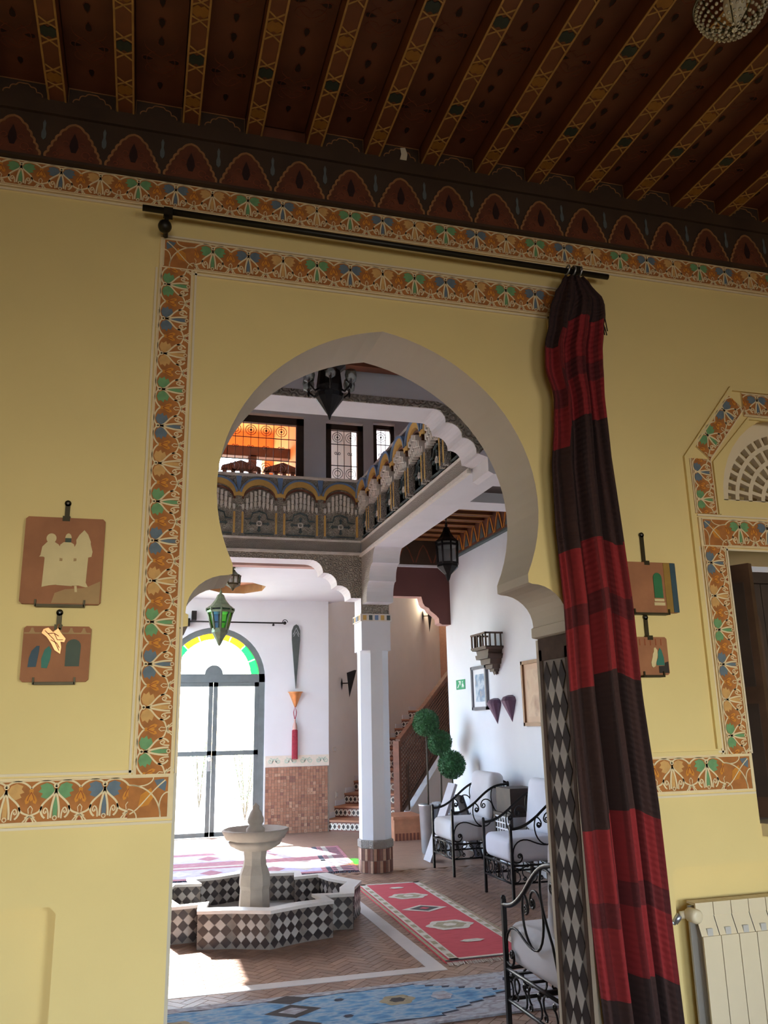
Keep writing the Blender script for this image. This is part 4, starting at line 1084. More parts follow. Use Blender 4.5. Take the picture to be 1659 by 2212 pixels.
m = MB(); m.M = Matrix.Rotation(PI / 8, 4, 'Z')
m.lathe([(0.125, 0.0), (0.125, 0.14), (0.118, 0.25), (0.128, 0.28), (0.122, 0.36), (0.095, 0.43), (0.09, 0.48), (0.098, 0.54)], 'stone', n=8, smooth=False); m.build('pedestal', ftn)
m = MB()
prof = [(0.05, 0.53), (0.13, 0.54), (0.19, 0.575), (0.205, 0.605), (0.185, 0.612), (0.222, 0.622), (0.258, 0.69), (0.245, 0.70), (0.20, 0.66), (0.02, 0.655)]
n_ = 48; vv = []; ff = []
for r, z in prof:
    for j in range(n_):
        a = 2 * PI * j / n_; k = 1 + 0.05 * abs(math.cos(4 * a)) * (r > 0.15); vv.append((r * k * math.cos(a), r * k * math.sin(a), z))
for i in range(len(prof) - 1):
    for j in range(n_): ff.append((i * n_ + j, i * n_ + (j + 1) % n_, (i + 1) * n_ + (j + 1) % n_, (i + 1) * n_ + j))
m.add(vv, ff, 'stone', True); m.build('bowl', ftn)
m = MB(); m.lathe([(0.075, 0.655), (0.075, 0.70), (0.05, 0.725), (0.065, 0.745), (0.066, 0.775), (0.042, 0.83), (0.026, 0.85), (0.03, 0.868), (0.001, 0.895)], 'stone', n=12); m.build('finial', ftn)

# -------- rugs
def rug(name, label, pts, base, t=0.012, fr=None):
    """pts: four floor corners (far-left, far-right, near-right, near-left); local frame u 0..1 across, v 0..1 along"""
    o = thing(name, label, 'rug')
    P = [Vector((x, y, 0)) for x, y in pts]
    def at(u, v, z=0.0):
        a = P[0].lerp(P[1], u); b = P[3].lerp(P[2], u); p = b.lerp(a, v); return (p.x, p.y, z)
    m = MB(); n = 24; vs_ = []; fs = []
    m.add([at(0, 0, .001), at(1, 0, .001), at(1, 1, .001), at(0, 1, .001), at(0, 0, t), at(1, 0, t), at(1, 1, t), at(0, 1, t)], [(0, 3, 2, 1), (4, 5, 6, 7), (0, 1, 5, 4), (1, 2, 6, 5), (2, 3, 7, 6), (3, 0, 4, 7)], base)
    m.build('field', o)
    def patch(nm, polys, z=0.001):
        for poly, mt in polys:
            q = MB()
            tri = tessellate_polygon([[Vector((x, y, 0)) for x, y in poly]])
            q.add([at(x, y, t + z) for x, y in poly], tri, mt)
            q.build(nm, o)
    def fringe(v, sg, n=70, mt='wool_cream', ln=0.06, ends=None):
        q = MB()
        for i in range(n):
            u = (i + 0.2) / n; p = Vector(at(u, v)); s = Vector(at(u + 0.7 / n, v)); d = (Vector(at(u, 1)) - Vector(at(u, 0))).normalized() * sg * ln * (0.7 + 0.6 * R.random()); j = Vector((R.uniform(-.006, .006), 0, 0))
            q.add([p + Vector((0, 0, t * .8)), s + Vector((0, 0, t * .8)), s + d + j + Vector((0, 0, .003)), p + d + j + Vector((0, 0, .003))], [(0, 1, 2, 3)], mt)
        q.build('fringe', o, kind='stuff')
    return o, patch, fringe
def rect(a, b, c, d): return [(a, b), (c, b), (c, d), (a, d)]
# red runner
o, patch, fringe = rug('runner_rug', 'red woven runner with cream medallions along the marble floor strip', [(2.055, 8.31), (2.695, 8.26), (2.63, 5.56), (1.965, 5.55)], 'wool_red')
patch('border', [(rect(0, 0, 0.035, 1), 'wool_olive'), (rect(0.035, 0, 0.05, 1), 'wool_red'), (rect(0.06, 0, 0.155, 1), 'wool_cream'), (rect(0.87, 0, 0.96, 1), 'wool_cream'), (rect(0.965, 0, 1, 1), 'wool_olive'), (rect(0.06, 0, 0.96, 0.022), 'wool_cream'), (rect(0.06, 0.985, 0.96, 1), 'wool_cream')])
patch('border_block', [(rect(a, 0.03 + 0.0625 * k, a + 0.055, 0.062 + 0.0625 * k), 'wool_olive') for k in range(15) for a in (0.08, 0.89)], 0.002)
def medal(cu, cv, ru, rv):
    pts = []
    for k in range(24):
        a = 2 * PI * k / 24; w = 1 + 0.10 * math.cos(6 * a); pts.append((cu + ru * w * math.cos(a), cv + rv * w * math.sin(a)))
    return pts
patch('medallion', [(medal(0.52, 0.76, 0.26, 0.045), 'wool_cream'), (medal(0.52, 0.34, 0.27, 0.055), 'wool_cream')] + [([(0.5 + a, 0.565 + b) for a, b in ((-0.30, 0), (0, -0.05), (0.30, 0), (0, 0.05))], 'wool_cream')], 0.0022)
patch('medallion_core', [(medal(0.52, 0.76, 0.18, 0.03), 'wool_olive'), (medal(0.52, 0.34, 0.19, 0.037), 'wool_olive'), ([(0.5 + a, 0.565 + b) for a, b in ((-0.20, 0), (0, -0.036), (0.20, 0), (0, 0.036))], 'wool_black'), (medal(0.52, 0.16, 0.13, 0.014), 'wool_cream'), (medal(0.52, 0.905, 0.10, 0.014), 'wool_cream')], 0.0032)
patch('medallion_eye', [(medal(0.52, 0.76, 0.07, 0.014), 'wool_cream'), (medal(0.52, 0.34, 0.08, 0.016), 'wool_cream'), ([(0.5 + a, 0.565 + b) for a, b in ((-0.07, 0), (0, -0.014), (0.07, 0), (0, 0.014))], 'wool_red')], 0.0042)
patch('end_stripe', [(rect(0.0, 0.0, 1, 0.008), 'wool_black')], 0.003); fringe(0, -1)
# blue rug
o, patch, fringe = rug('blue_rug', 'faded blue carpet with dark diamonds and zigzag outline', [(-0.35, 5.185), (2.38, 5.235), (2.33, 4.55), (-0.35, 4.49)], 'wool_grey')
def zig(poly, n=18, amp=0.012):
    out = []
    for i in range(len(poly)):
        a, b = Vector(poly[i]), Vector(poly[(i + 1) % len(poly)]); d = b - a; L = d.length; k = max(2, int(n * L)); nn = Vector((-d.y, d.x)).normalized()
        for j in range(k): out.append(tuple(a + d * (j / k) + nn * (amp if j % 2 else -amp)))
    return out
fieldp = [(0.03, 0.14), (0.72, 0.12), (0.90, 0.5), (0.72, 0.90), (0.03, 0.86)]
patch('zigzag_line', [(zig([(0.50 + (x - 0.5) * 1.02, 0.5 + (y - 0.5) * 1.06) for x, y in fieldp], 26), 'wool_navy')], 0.001)
patch('blue_field', [(zig(fieldp, 26, 0.01), 'wool_blue')], 0.002)
dia = lambda cu, cv, ru, rv: [(cu - ru, cv), (cu, cv - rv), (cu + ru, cv), (cu, cv + rv)]
patch('diamond', [(dia(0.45, 0.60, 0.058, 0.16), 'wool_black'), (dia(0.45, 0.88, 0.045, 0.11), 'wool_black'), (dia(0.45, 0.26, 0.045, 0.13), 'wool_black'), (medal(0.665, 0.57, 0.036, 0.12), 'wool_olive'), (medal(0.22, 0.55, 0.04, 0.13), 'wool_olive')], 0.003)
patch('diamond_core', [(dia(0.45, 0.60, 0.030, 0.085), 'wool_grey'), (medal(0.665, 0.57, 0.016, 0.055), 'wool_black'), (medal(0.76, 0.55, 0.022, 0.10), 'wool_grey'), (medal(0.55, 0.74, 0.010, 0.03), 'wool_navy'), (medal(0.55, 0.34, 0.010, 0.03), 'wool_navy'), (medal(0.93, 0.75, 0.012, 0.07), 'wool_navy')], 0.004)
# patterned rug by the door
o, patch, fringe = rug('door_rug', 'pink and violet patterned rug in front of the glazed door', [(-0.4, 11.0), (2.50, 11.0), (2.30, 9.12), (-0.4, 9.25)], 'wool_pink')
patch('band', [(rect(0.0, 0.05, 0.86, 0.34), 'wool_violet'), (rect(0.0, 0.40, 0.90, 0.44), 'wool_cream'), (rect(0.88, 0, 0.90, 1), 'wool_navy'), (rect(0.92, 0, 0.94, 1), 'wool_cream'), (rect(0.0, 0.60, 0.86, 0.90), 'wool_violet')])
patch('figure', [(dia(0.08 + 0.12 * k, c, 0.045, 0.10), 'wool_pink' if k % 2 else 'wool_cream') for k in range(7) for c in (0.195, 0.75)] + [(rect(0.905, 0.06 * k, 0.985, 0.06 * k + 0.02), 'wool_navy') for k in range(16)], 0.002)
fringe(0, -1, 120, 'wool_navy', 0.05)

# -------- wrought-iron armchairs (local: front at x=0, back at x=.64, y across)
def armchair(label):
    t = thing('armchair', label, 'armchair', group='iron armchairs along the white wall')
    W, Dp = 0.30, 0.63
    for x, h in ((0, 0.625), (Dp, 0.875)):
        for s in (-1, 1):
            m = MB(); m.box((x - 0.011, s * W - 0.011, 0), (x + 0.011, s * W + 0.011, h), 'iron'); m.ball((x, s * W, h + 0.004), 0.014, 'iron', 6); m.build('leg', t)
    m = MB()
    for z in (0.165, 0.305):
        m.tube([(0, -W, z), (0, W, z)], 0.009, 'iron', 6); m.tube([(Dp, -W, z), (Dp, W, z)], 0.009, 'iron', 6)
        for s in (-1, 1): m.tube([(0, s * W, z), (Dp, s * W, z)], 0.009, 'iron', 6)
    for k in range(4): m.box((0.08 + 0.15 * k, -W, 0.295), (0.10 + 0.15 * k, W, 0.303), 'iron')
    fr = m.build('seat_frame', t)
    m = MB(); r = 0.0055
    for k in range(4):
        c = -W + 0.075 + 0.15 * k
        for s in (-1, 1): m.tube([(0, c + s * a, 0.235 + s * b) for a, b in bez((0.06, 0.06), (0.0, 0.07), (0.0, -0.0), (0.03, -0.02), 6) + spiral(0.03, -0.035, 0.018, 0.005, PI / 2, -1.2, 10)], r, 'iron', 4)
    for s in (-1, 1):
        for k in range(4):
            c = 0.08 + 0.155 * k
            for q_ in (-1, 1): m.tube([(c + q_ * a, s * W, 0.235 + q_ * b) for a, b in bez((0.06, 0.06), (0.0, 0.07), (0.0, -0.0), (0.03, -0.02), 6) + spiral(0.03, -0.035, 0.018, 0.005, PI / 2, -1.2, 10)], r, 'iron', 4)
    m.build('apron_scroll', t)
    for s in (-1, 1):
        m = MB(); y = s * W
        path = bez((0, 0.600), (0.10, 0.60), (0.16, 0.63), (0.26, 0.70), 8) + bez((0.26, 0.70), (0.38, 0.80), (0.44, 0.845), (0.55, 0.86), 8)[1:] + [(Dp, 0.865)]
        m.tube([(x, y, z) for x, z in path], 0.012, 'iron', 8); a_ = m.build('arm', t)
        m = MB()
        P = lambda pts, rr=0.0065: m.tube([(x, y, z) for x, z in pts], rr, 'iron', 5)
        P(bez((0.245, 0.69), (0.20, 0.60), (0.24, 0.47), (0.34, 0.46), 8) + bez((0.34, 0.46), (0.44, 0.46), (0.47, 0.60), (0.44, 0.68), 8)[1:] + bez((0.44, 0.68), (0.41, 0.74), (0.33, 0.735), (0.32, 0.68), 6)[1:] + spiral(0.345, 0.665, 0.028, 0.008, PI * 0.9, 1.3, 12))
        P(bez((0.245, 0.69), (0.29, 0.68), (0.31, 0.62), (0.275, 0.605), 6) + spiral(0.27, 0.625, 0.022, 0.006, -PI / 2, -1.3, 12))
        P(bez((0.015, 0.34), (-0.01, 0.50), (0.10, 0.53), (0.18, 0.50), 8) + bez((0.18, 0.50), (0.24, 0.475), (0.28, 0.46), (0.34, 0.46), 5)[1:])
        P(bez((0.015, 0.34), (0.06, 0.31), (0.11, 0.34), (0.095, 0.385), 6) + spiral(0.075, 0.38, 0.022, 0.006, 0, 1.3, 12))
        P(bez((0.45, 0.83), (0.40, 0.70), (0.47, 0.62), (0.53, 0.52), 8) + bez((0.53, 0.52), (0.56, 0.44), (0.58, 0.38), (0.61, 0.31), 5)[1:])
        P(bez((0.47, 0.835), (0.60, 0.84), (0.62, 0.76), (0.57, 0.74), 8) + spiral(0.56, 0.765, 0.026, 0.007, -PI / 2, -1.3, 12))
        m.build('arm_scroll', a_)
    m = MB(); m.tube([(Dp, -W, 0.87), (Dp, -0.1, 0.90), (Dp, 0.1, 0.90), (Dp, W, 0.87)], 0.011, 'iron', 6)
    for k in range(5): yy = -0.2 + 0.1 * k; m.tube([(Dp, yy, 0.31), (Dp, yy, 0.89)], 0.006, 'iron', 4)
    m.build('backrest', t)
    softbox('seat_cushion', (0.62, 0.565, 0.20), 0.055, 'cushion', (0.30, 0, 0.422), t, puff=0.012)
    softbox('back_cushion', (0.17, 0.55, 0.47), 0.06, 'cushion', (0.505, 0, 0.745), t, rot=(0, math.radians(8), 0))
    return t
c1 = armchair('iron scroll armchair with pale cushions beside the topiary trees'); c1.location = (3.10, 8.715, 0)
c2 = dup(c1, label='iron scroll armchair with pale cushions under the wooden framed picture'); c2.location = (3.10, 7.29, 0)
c3 = dup(c1, label='iron scroll armchair standing just behind the diamond tiled jamb'); c3.location = (2.125, 4.25, 0); c3.rotation_euler = (0, 0, -PI / 2)

# side table between the two armchairs
t = thing('side_table', 'small dark side table between the two armchairs at the wall', 'table', (3.66, 8.0, 0))
q = MB(); q.box((-0.2, -0.2, 0.60), (0.2, 0.2, 0.63), 'dark_wood'); q.box((-0.17, -0.17, 0.63), (0.12, 0.17, 0.86), 'dark_wood'); q.build('top_box', t)
q = MB()
for k in range(7): q.box((-0.19, -0.18 + 0.06 * k, 0.30), (-0.18, -0.165 + 0.06 * k, 0.60), 'mount_white')
for k in range(6): q.box((-0.192, -0.19, 0.31 + 0.055 * k), (-0.178, 0.19, 0.322 + 0.055 * k), 'mount_white')
q.build('lattice_front', t)
for sx in (-1, 1):
    for sy in (-1, 1): q = MB(); q.box((sx * 0.18 - 0.015, sy * 0.18 - 0.015, 0), (sx * 0.18 + 0.015, sy * 0.18 + 0.015, 0.60), 'dark_wood'); q.build('leg', t)

# -------- topiary trees in zinc pots
def topiary(x, y, zc, r, label, hp=0.53):
    t = thing('topiary_tree', label, 'potted tree', (x, y, 0), group='ball topiaries by the staircase')
    m = MB(); m.lathe([(0.085, 0.0), (0.095, 0.02), (0.115, hp), (0.123, hp + 0.01), (0.123, hp + 0.025), (0.108, hp + 0.025), (0.104, hp - 0.03)], 'zinc', n=20); m.build('pot', t)
    m = MB(); m.lathe([(0.106, hp - 0.02), (0.001, hp - 0.015)], 'soil', n=14); m.build('soil', t)
    m = MB(); m.tube([(0, 0, hp - 0.03), (0.006, 0.004, (hp + zc) / 2), (0, 0, zc - r * 0.7)], 0.012, 'bark', 8); m.build('trunk', t)
    m = MB(); m.ball((0, 0, zc), r * 0.88, 'leaf_core', 12)
    for k in range(1300):
        z = 1 - 2 * (k + 0.5) / 1300; a = k * 2.399963; s = math.sqrt(1 - z * z); n = Vector((s * math.cos(a), s * math.sin(a), z))
        p = Vector((0, 0, zc)) + n * r * (0.86 + 0.10 * R.random()); d = (n + Vector((R.uniform(-.8, .8), R.uniform(-.8, .8), R.uniform(-.8, .8)))).normalized() * r * 0.15
        w = n.cross(d); w = w.normalized() * r * 0.055 if w.length > 1e-6 else Vector((0.01, 0, 0))
        m.add([p - w, p + w, p + d], [(0, 1, 2)], 'leaf')
    m.build('foliage', t, kind='stuff')
    return t
topiary(3.38, 9.98, 1.50, 0.165, 'tall ball topiary whose round head stands highest, in a zinc pot')
topiary(3.60, 10.12, 1.255, 0.155, 'ball topiary of middle height between a taller and a lower one')
topiary(3.60, 9.72, 1.01, 0.165, 'lowest ball topiary, standing close to the white wall', 0.45)
# folding board beside the plants
t = thing('folding_board', 'grey folding display board leaning behind the armchair', 'board', (3.17, 9.42, 0))
q = MB(); q.M = Matrix.Translation((0, 0, 0)) @ Matrix.Rotation(math.radians(22), 4, 'Y'); q.box((-0.015, -0.1, 0.0), (0.015, 0.13, 0.88), 'board_grey'); q.build('front_panel', t)
q = MB(); q.M = Matrix.Translation((0.62, 0, 0)) @ Matrix.Rotation(math.radians(-18), 4, 'Y'); q.box((-0.012, -0.1, 0.0), (0.012, 0.13, 0.72), 'board_dark'); q.build('rear_panel', t)

# -------- lanterns
def lantern(name, label, loc, R0, H, hang, metal, gl, sides=8, taper=0.72, group=None):
    """loc = bottom tip; H body height; hang = length of chain above"""
    t = thing(name, label, 'lantern', loc, group=group)
    zb, zt = 0.30 * H, 0.68 * H
    m = MB(); m.lathe([(0.004, 0.0), (0.02 * R0 / 0.15, 0.03 * H), (0.30 * R0, 0.12 * H), (0.75 * R0 * taper / 0.72, 0.25 * H), (R0 * taper, zb)], metal, n=sides, smooth=False); m.build('base', t)
    m = MB(); m.lathe([(R0 * 1.12, zt), (R0 * 1.05, zt + 0.02 * H), (0.72 * R0, 0.76 * H), (0.40 * R0, 0.86 * H), (0.26 * R0, 0.94 * H), (0.10 * R0, 0.97 * H), (0.02, H)], metal, n=sides, smooth=False); m.build('cap', t)
    for k in range(sides):
        a = 2 * PI * k / sides; a2 = 2 * PI * (k + 1) / sides
        m = MB(); m.tube([(R0 * taper * math.cos(a), R0 * taper * math.sin(a), zb), (R0 * math.cos(a), R0 * math.sin(a), zt)], 0.09 * R0, metal, 5); m.build('rib', t)
        m = MB(); g = gl[k % len(gl)]
        m.add([(0.96 * R0 * taper * math.cos(a), 0.96 * R0 * taper * math.sin(a), zb), (0.96 * R0 * taper * math.cos(a2), 0.96 * R0 * taper * math.sin(a2), zb), (0.96 * R0 * math.cos(a2), 0.96 * R0 * math.sin(a2), zt), (0.96 * R0 * math.cos(a), 0.96 * R0 * math.sin(a), zt)], [(0, 1, 2, 3)], g); m.build('pane', t)
    for k in range(sides):
        m = MB(); a = 2 * PI * k / sides; m.lathe([(0.001, -0.05 * H), (0.05 * R0, -0.02 * H), (0.03 * R0, 0.02 * H)], metal, (R0 * 1.08 * math.cos(a), R0 * 1.08 * math.sin(a), zt), n=6); m.build('drop', t)
    m = MB()
    m.lathe([(R0 * taper * 1.06, zb - 0.01 * H), (R0 * taper * 1.06, zb + 0.025 * H)], metal, n=sides, smooth=False); m.build('band', t); m = MB(); m.lathe([(R0 * 1.05, zt - 0.07 * H), (R0 * 1.05, zt - 0.03 * H)], metal, n=sides, smooth=False)
    m.build('band', t)
    m = MB(); m.tube([(0, 0, H), (0, 0, H + hang)], 0.006, metal, 6)
    k = 0; z = H
    while z < H + hang - 0.03:
        m.lathe([(0.006, 0), (0.012, 0.012), (0.006, 0.024)], metal, (0, 0, z), n=6); z += 0.05
    m.lathe([(0.03, H + hang - 0.015), (0.03, H + hang)], metal, n=10); m.build('chain', t)
    return t
lantern('hanging_lantern', 'dark metal lantern hanging before the white wall in the side aisle', (3.19, 8.5, 3.0), 0.125, 0.64, 0.29, 'iron', ['lantern_glass'], 8, 0.95)
lantern('hanging_lantern', 'green and amber glass lantern hanging in front of the arched door', (0.935, 10.9, 2.50), 0.165, 0.70, 0.145, 'green_bronze', ['green_glass', 'yellow_glass', 'blue_glass'], 8, 0.6)
lantern('hanging_lantern', 'small dark lantern hanging under the near vestibule ceiling edge', (0.985, 9.9, 3.06), 0.09, 0.27, 0.015, 'brass_dark', ['lantern_glass'], 8, 0.95)
# large chandelier lantern in the aisle arch
t = thing('chandelier', 'dark pointed metal chandelier with glass cups in front of the tall arch', 'chandelier', (0.975, 4.45, 3.215))
m = MB(); m.lathe([(0.003, 0), (0.012, 0.03), (0.05, 0.085), (0.082, 0.13), (0.086, 0.155), (0.072, 0.165), (0.078, 0.20), (0.066, 0.30), (0.10, 0.33), (0.05, 0.40), (0.02, 0.5)], 'iron', n=12, smooth=False); m.build('body', t)
for k in range(6):
    a = PI * 2 * k / 6 + 0.35; ca_, sa_ = math.cos(a), math.sin(a)
    m = MB(); m.tube([(ca_ * r, sa_ * r, z) for r, z in ((0.06, 0.19), (0.10, 0.16), (0.135, 0.19), (0.14, 0.22))], 0.007, 'iron', 6); am = m.build('arm', t)
    m = MB(); m.lathe([(0.006, 0.20), (0.03, 0.215), (0.036, 0.25), (0.03, 0.28)], 'lantern_glass', (ca_ * 0.14, sa_ * 0.14, 0), n=10); m.lathe([(0.001, 0.165), (0.008, 0.185), (0.006, 0.20)], 'iron', (ca_ * 0.14, sa_ * 0.14, 0), n=8); m.build('glass_cup', am)
m = MB(); m.tube([(0, 0, 0.45), (0, 0, 0.755)], 0.008, 'iron', 6); m.lathe([(0.03, 0.735), (0.03, 0.755)], 'iron', n=10); m.build('rod', t)

# -------- things on the far wall and stair wall
t = thing('pointed_ornament', 'tall dark pointed metal blade hung on the far white wall', 'ornament', (2.215, DY, 2.03))
q = MB(); q.M = frame3(0, 0, 1, 0, 0, 1, y=0); q.plate([(0, 0), (0.062, 0.72), (0.062, 0.86), (0.035, 0.93), (0, 0.955), (-0.035, 0.93), (-0.062, 0.86), (-0.062, 0.72)], 0.0, 0.035, 'blade_metal'); q.build('blade', t)
q = MB(); q.M = frame3(0, 0, 1, 0, 0, 1, y=-0.035)
q.ribbon([(-0.045, 0.80), (0, 0.90), (0.045, 0.80)], 0.012, 0, 0.004, 'zinc'); q.ribbon([(-0.04, 0.77), (0, 0.84), (0.04, 0.77)], 0.01, 0, 0.004, 'zinc'); q.build('inlay', t)
t = thing('copper_sconce', 'copper cone wall sconce above the red tassel', 'wall lamp', (2.215, DY, 1.76))
q = MB(); q.lathe([(0.012, 0), (0.10, 0.21), (0.118, 0.22), (0.11, 0.225), (0.09, 0.21)], 'copper', n=20, a0=PI, a1=2 * PI); q.build('cone', t)
t = thing('tassel', 'long red silk tassel hanging on the white wall by the door', 'tassel', (2.205, DY - 0.03, 1.03))
q = MB(); q.lathe([(0.040, 0), (0.042, 0.02), (0.036, 0.40), (0.03, 0.42)], 'tassel_red', n=14)
for k in range(26):
    a = 2 * PI * k / 26; q.tube([(0.041 * math.cos(a), 0.041 * math.sin(a), -0.01), (0.038 * math.cos(a), 0.038 * math.sin(a), 0.40)], 0.004, 'tassel_red', 4)
q.build('skirt', t)
q = MB(); q.lathe([(0.034, 0.41), (0.036, 0.44), (0.026, 0.49), (0.012, 0.52), (0.016, 0.54), (0.006, 0.56)], 'pink_cornice', n=12); q.build('head', t)
q = MB(); q.tube([(0.0, 0, 0.55), (0.018, 0, 0.62), (0.022, 0, 0.66), (0, 0, 0.745), (-0.02, 0, 0.66), (-0.016, 0, 0.62), (0, 0, 0.55)], 0.006, 'tassel_red', 6); q.build('cord', t)
t = thing('far_curtain_rod', 'thin dark curtain rod above the arched door', 'curtain rod', (0, DY - 0.09, 2.995))
q = MB(); q.tube([(0.1, 0, 0.01), (2.0, 0, -0.002)], 0.011, 'iron', 8); q.build('rod', t)
q = MB(); q.ball((2.03, 0, 0), 0.026, 'iron', 8); q.tube([(2.0 + a, 0, b) for a, b in spiral(0.03, 0.01, 0.045, 0.02, 0, 1.0, 12)], 0.006, 'iron', 5); q.build('finial', t)
q = MB(); q.tube([(1.86, 0.09, -0.03), (1.86, 0.02, -0.03), (1.86, 0, 0)], 0.008, 'iron', 6); q.ball((1.86, 0.005, -0.03), 0.018, 'iron', 6); q.build('bracket', t)
q = MB(); q.box((0.56, -0.02, -0.06), (0.64, 0.09, 0.05), 'iron'); q.box((0.66, -0.02, 0.03), (0.73, 0.09, 0.16), 'iron'); q.build('bracket', t)
def torch(label, p, nrm_ang, s=1.0):
    t = thing('torch_sconce', label, 'wall lamp', p, nrm_ang, group='dark wedge sconces along the stair wall')
    q = MB(); q.lathe([(0.001, -0.16 * s), (0.012, -0.10 * s), (0.03, 0), (0.012, 0.08 * s), (0.001, 0.13 * s)], 'iron', n=8); q.v = [Vector((v.x, max(v.y, -0.2) * 0.4, v.z)) for v in q.v]; q.build('mount', t)
    q = MB(); q.tube([(0, 0, 0), (0, -0.13, 0.0)], 0.009, 'iron', 6); q.build('bracket', t)
    q = MB(); q.add([(0.0, -0.13, -0.34 * s), (-0.03, -0.10, 0.24 * s), (0.03, -0.10, 0.24 * s), (0.035, -0.24, 0.30 * s), (-0.035, -0.24, 0.30 * s)], [(0, 1, 2), (0, 2, 3), (0, 3, 4), (0, 4, 1), (1, 4, 3, 2)], 'iron'); q.build('shade', t)
    return t
sa = math.atan2(UY, UX)
torch('dark wedge sconce on the stair wall left of the column', (*SW(0.62, 0.012), 2.13), sa, 0.66)
lit = torch('dark wedge sconce on the warm lit stair wall seen through the red arch', (*SW(4.55, 0.012), 3.62), sa)
bpy.context.view_layer.update()
light('sconce_bulb', 'POINT', lit.matrix_world @ Vector((0, -0.17, 0.33)), 24, (1.0, 0.78, 0.52), radius=0.03)   # the lit sconce whose warm glow shows on the wall
for (a, z, w, h, lb) in ((0.35, 1.13, 0.09, 0.07, 'white double switch plate on the stair wall'), (0.42, 0.47, 0.06, 0.09, 'white socket plate low on the stair wall'),):
    t = thing('switch_plate', lb, 'switch', (*SW(a, 0.0), z), sa)
    q = MB(); q.box((-w / 2, -0.012, -h / 2), (w / 2, 0, h / 2), 'switch_plate'); q.build('plate', t)
    q = MB(); q.box((-w * 0.38, -0.016, -h * 0.3), (-w * 0.04, -0.012, h * 0.3), 'mount_white'); q.box((w * 0.04, -0.016, -h * 0.3), (w * 0.38, -0.012, h * 0.3), 'mount_white'); q.build('rocker', t)

# -------- things on the right wall of the hall (local: x along wall towards the salon, y up, z out of the wall)
def RW(y, z, out=0.0): return Matrix(((0, 0, -1, HX - out), (-1, 0, 0, y), (0, 1, 0, z), (0, 0, 0, 1)))
def rthing(name, label, cat, y, z, group=None):
    t = thing(name, label, cat, group=group); t.matrix_world = RW(y, z); return t
t = rthing('exit_sign', 'green emergency exit sign on the white wall', 'sign', 10.08, 1.96)
q = MB(); q.box((-0.15, -0.06, 0), (0.15, 0.06, 0.008), 'exit_green'); q.build('plate', t)
q = MB(); q.plate([(-0.11, -0.035), (-0.09, -0.045), (-0.01, 0.02), (0.0, 0.035), (-0.02, 0.035), (-0.04, 0.01)], 0.008, 0.010, 'exit_white'); q.plate([(-0.06, 0.045), (0.015, 0.045), (0.015, -0.01), (0.0, -0.01), (0.0, 0.03), (-0.06, 0.03)], 0.008, 0.010, 'exit_white')
q.plate([(0.06, 0.03), (0.075, 0.045), (0.09, 0.03), (0.075, 0.015)], 0.008, 0.010, 'exit_white'); q.plate([(0.06, 0.01), (0.09, 0.012), (0.12, -0.02), (0.10, -0.045), (0.085, -0.02), (0.06, -0.045), (0.05, -0.03)], 0.008, 0.010, 'exit_white'); q.build('pictogram', t)
def picture(label, y0, y1, z0, z1, fr, mount, art):
    yc, zc = (y0 + y1) / 2, (z0 + z1) / 2; w, h = abs(y1 - y0), z1 - z0; t = rthing('framed_picture', label, 'picture', yc, zc); f = 0.035
    q = MB()
    for a, b in (((-w / 2, -h / 2), (-w / 2 + f, h / 2)), ((w / 2 - f, -h / 2), (w / 2, h / 2)), ((-w / 2, -h / 2), (w / 2, -h / 2 + f)), ((-w / 2, h / 2 - f), (w / 2, h / 2))): q.box((*a, 0), (*b, 0.035), fr)
    q.build('frame', t)
    q = MB(); q.box((-w / 2 + f, -h / 2 + f, 0), (w / 2 - f, h / 2 - f, 0.014), mount); q.build('mount', t)
    q = MB(); m0 = 0.06
    q.plate([(-w / 2 + f + m0, -h / 2 + f + m0), (w / 2 - f - m0, -h / 2 + f + m0), (w / 2 - f - m0, h / 2 - f - m0), (-w / 2 + f + m0, h / 2 - f - m0)], 0.014, 0.016, art); q.build('print', t)
    return t
woven('print_blue', [(150, 176, 196), (196, 206, 212), (128, 152, 176), (176, 170, 168)], 14, (2, 2, 2))
woven('print_tan', [(206, 176, 150), (214, 192, 166), (178, 150, 128)], 8, (2, 2, 2))
picture('grey framed picture with a pale blue print', 9.66, 9.19, 1.633, 2.145, 'frame_grey', 'mount_white', 'print_blue')
picture('wooden framed picture with a tan print above the second armchair', 8.23, 7.72, 1.445, 2.11, 'frame_wood', 'mount_tan', 'print_tan')
# carved wall bracket shelf
t = rthing('wall_bracket', 'dark carved wooden bracket shelf with a small baluster rail', 'shelf', 8.93, 2.02)
q = MB()
tiers = [(0.0, 0.03, 0.03), (0.03, 0.06, 0.06), (0.06, 0.11, 0.09), (0.11, 0.17, 0.13), (0.17, 0.22, 0.17), (0.22, 0.27, 0.16), (0.27, 0.29, 0.20)]
for z0, z1, r in tiers: q.plate([(r * math.cos(a), 0) for a in (0,)] and [(-r, z0), (r, z0), (r * 1.15, z1), (-r * 1.15, z1)], 0, r * 1.05, 'walnut')
q.build('corbel', t)
q = MB(); q.box((-0.22, 0.285, 0), (0.22, 0.305, 0.22), 'walnut'); q.box((-0.22, 0.44, 0.20), (0.22, 0.46, 0.22), 'walnut'); q.box((-0.22, 0.44, 0), (-0.20, 0.46, 0.22), 'walnut'); q.box((0.20, 0.44, 0), (0.22, 0.46, 0.22), 'walnut'); q.build('shelf', t)
for k in range(6): q = MB(); q.box((-0.215 + 0.082 * k, 0.30, 0.20), (-0.197 + 0.082 * k, 0.45, 0.216), 'walnut'); q.build('baluster', t)
for s in (-1, 1):
    for k in range(3): q = MB(); q.box((s * 0.212 - 0.008, 0.30, 0.02 + 0.065 * k), (s * 0.212 + 0.008, 0.45, 0.036 + 0.065 * k), 'walnut'); q.build('baluster', t)
q = MB()
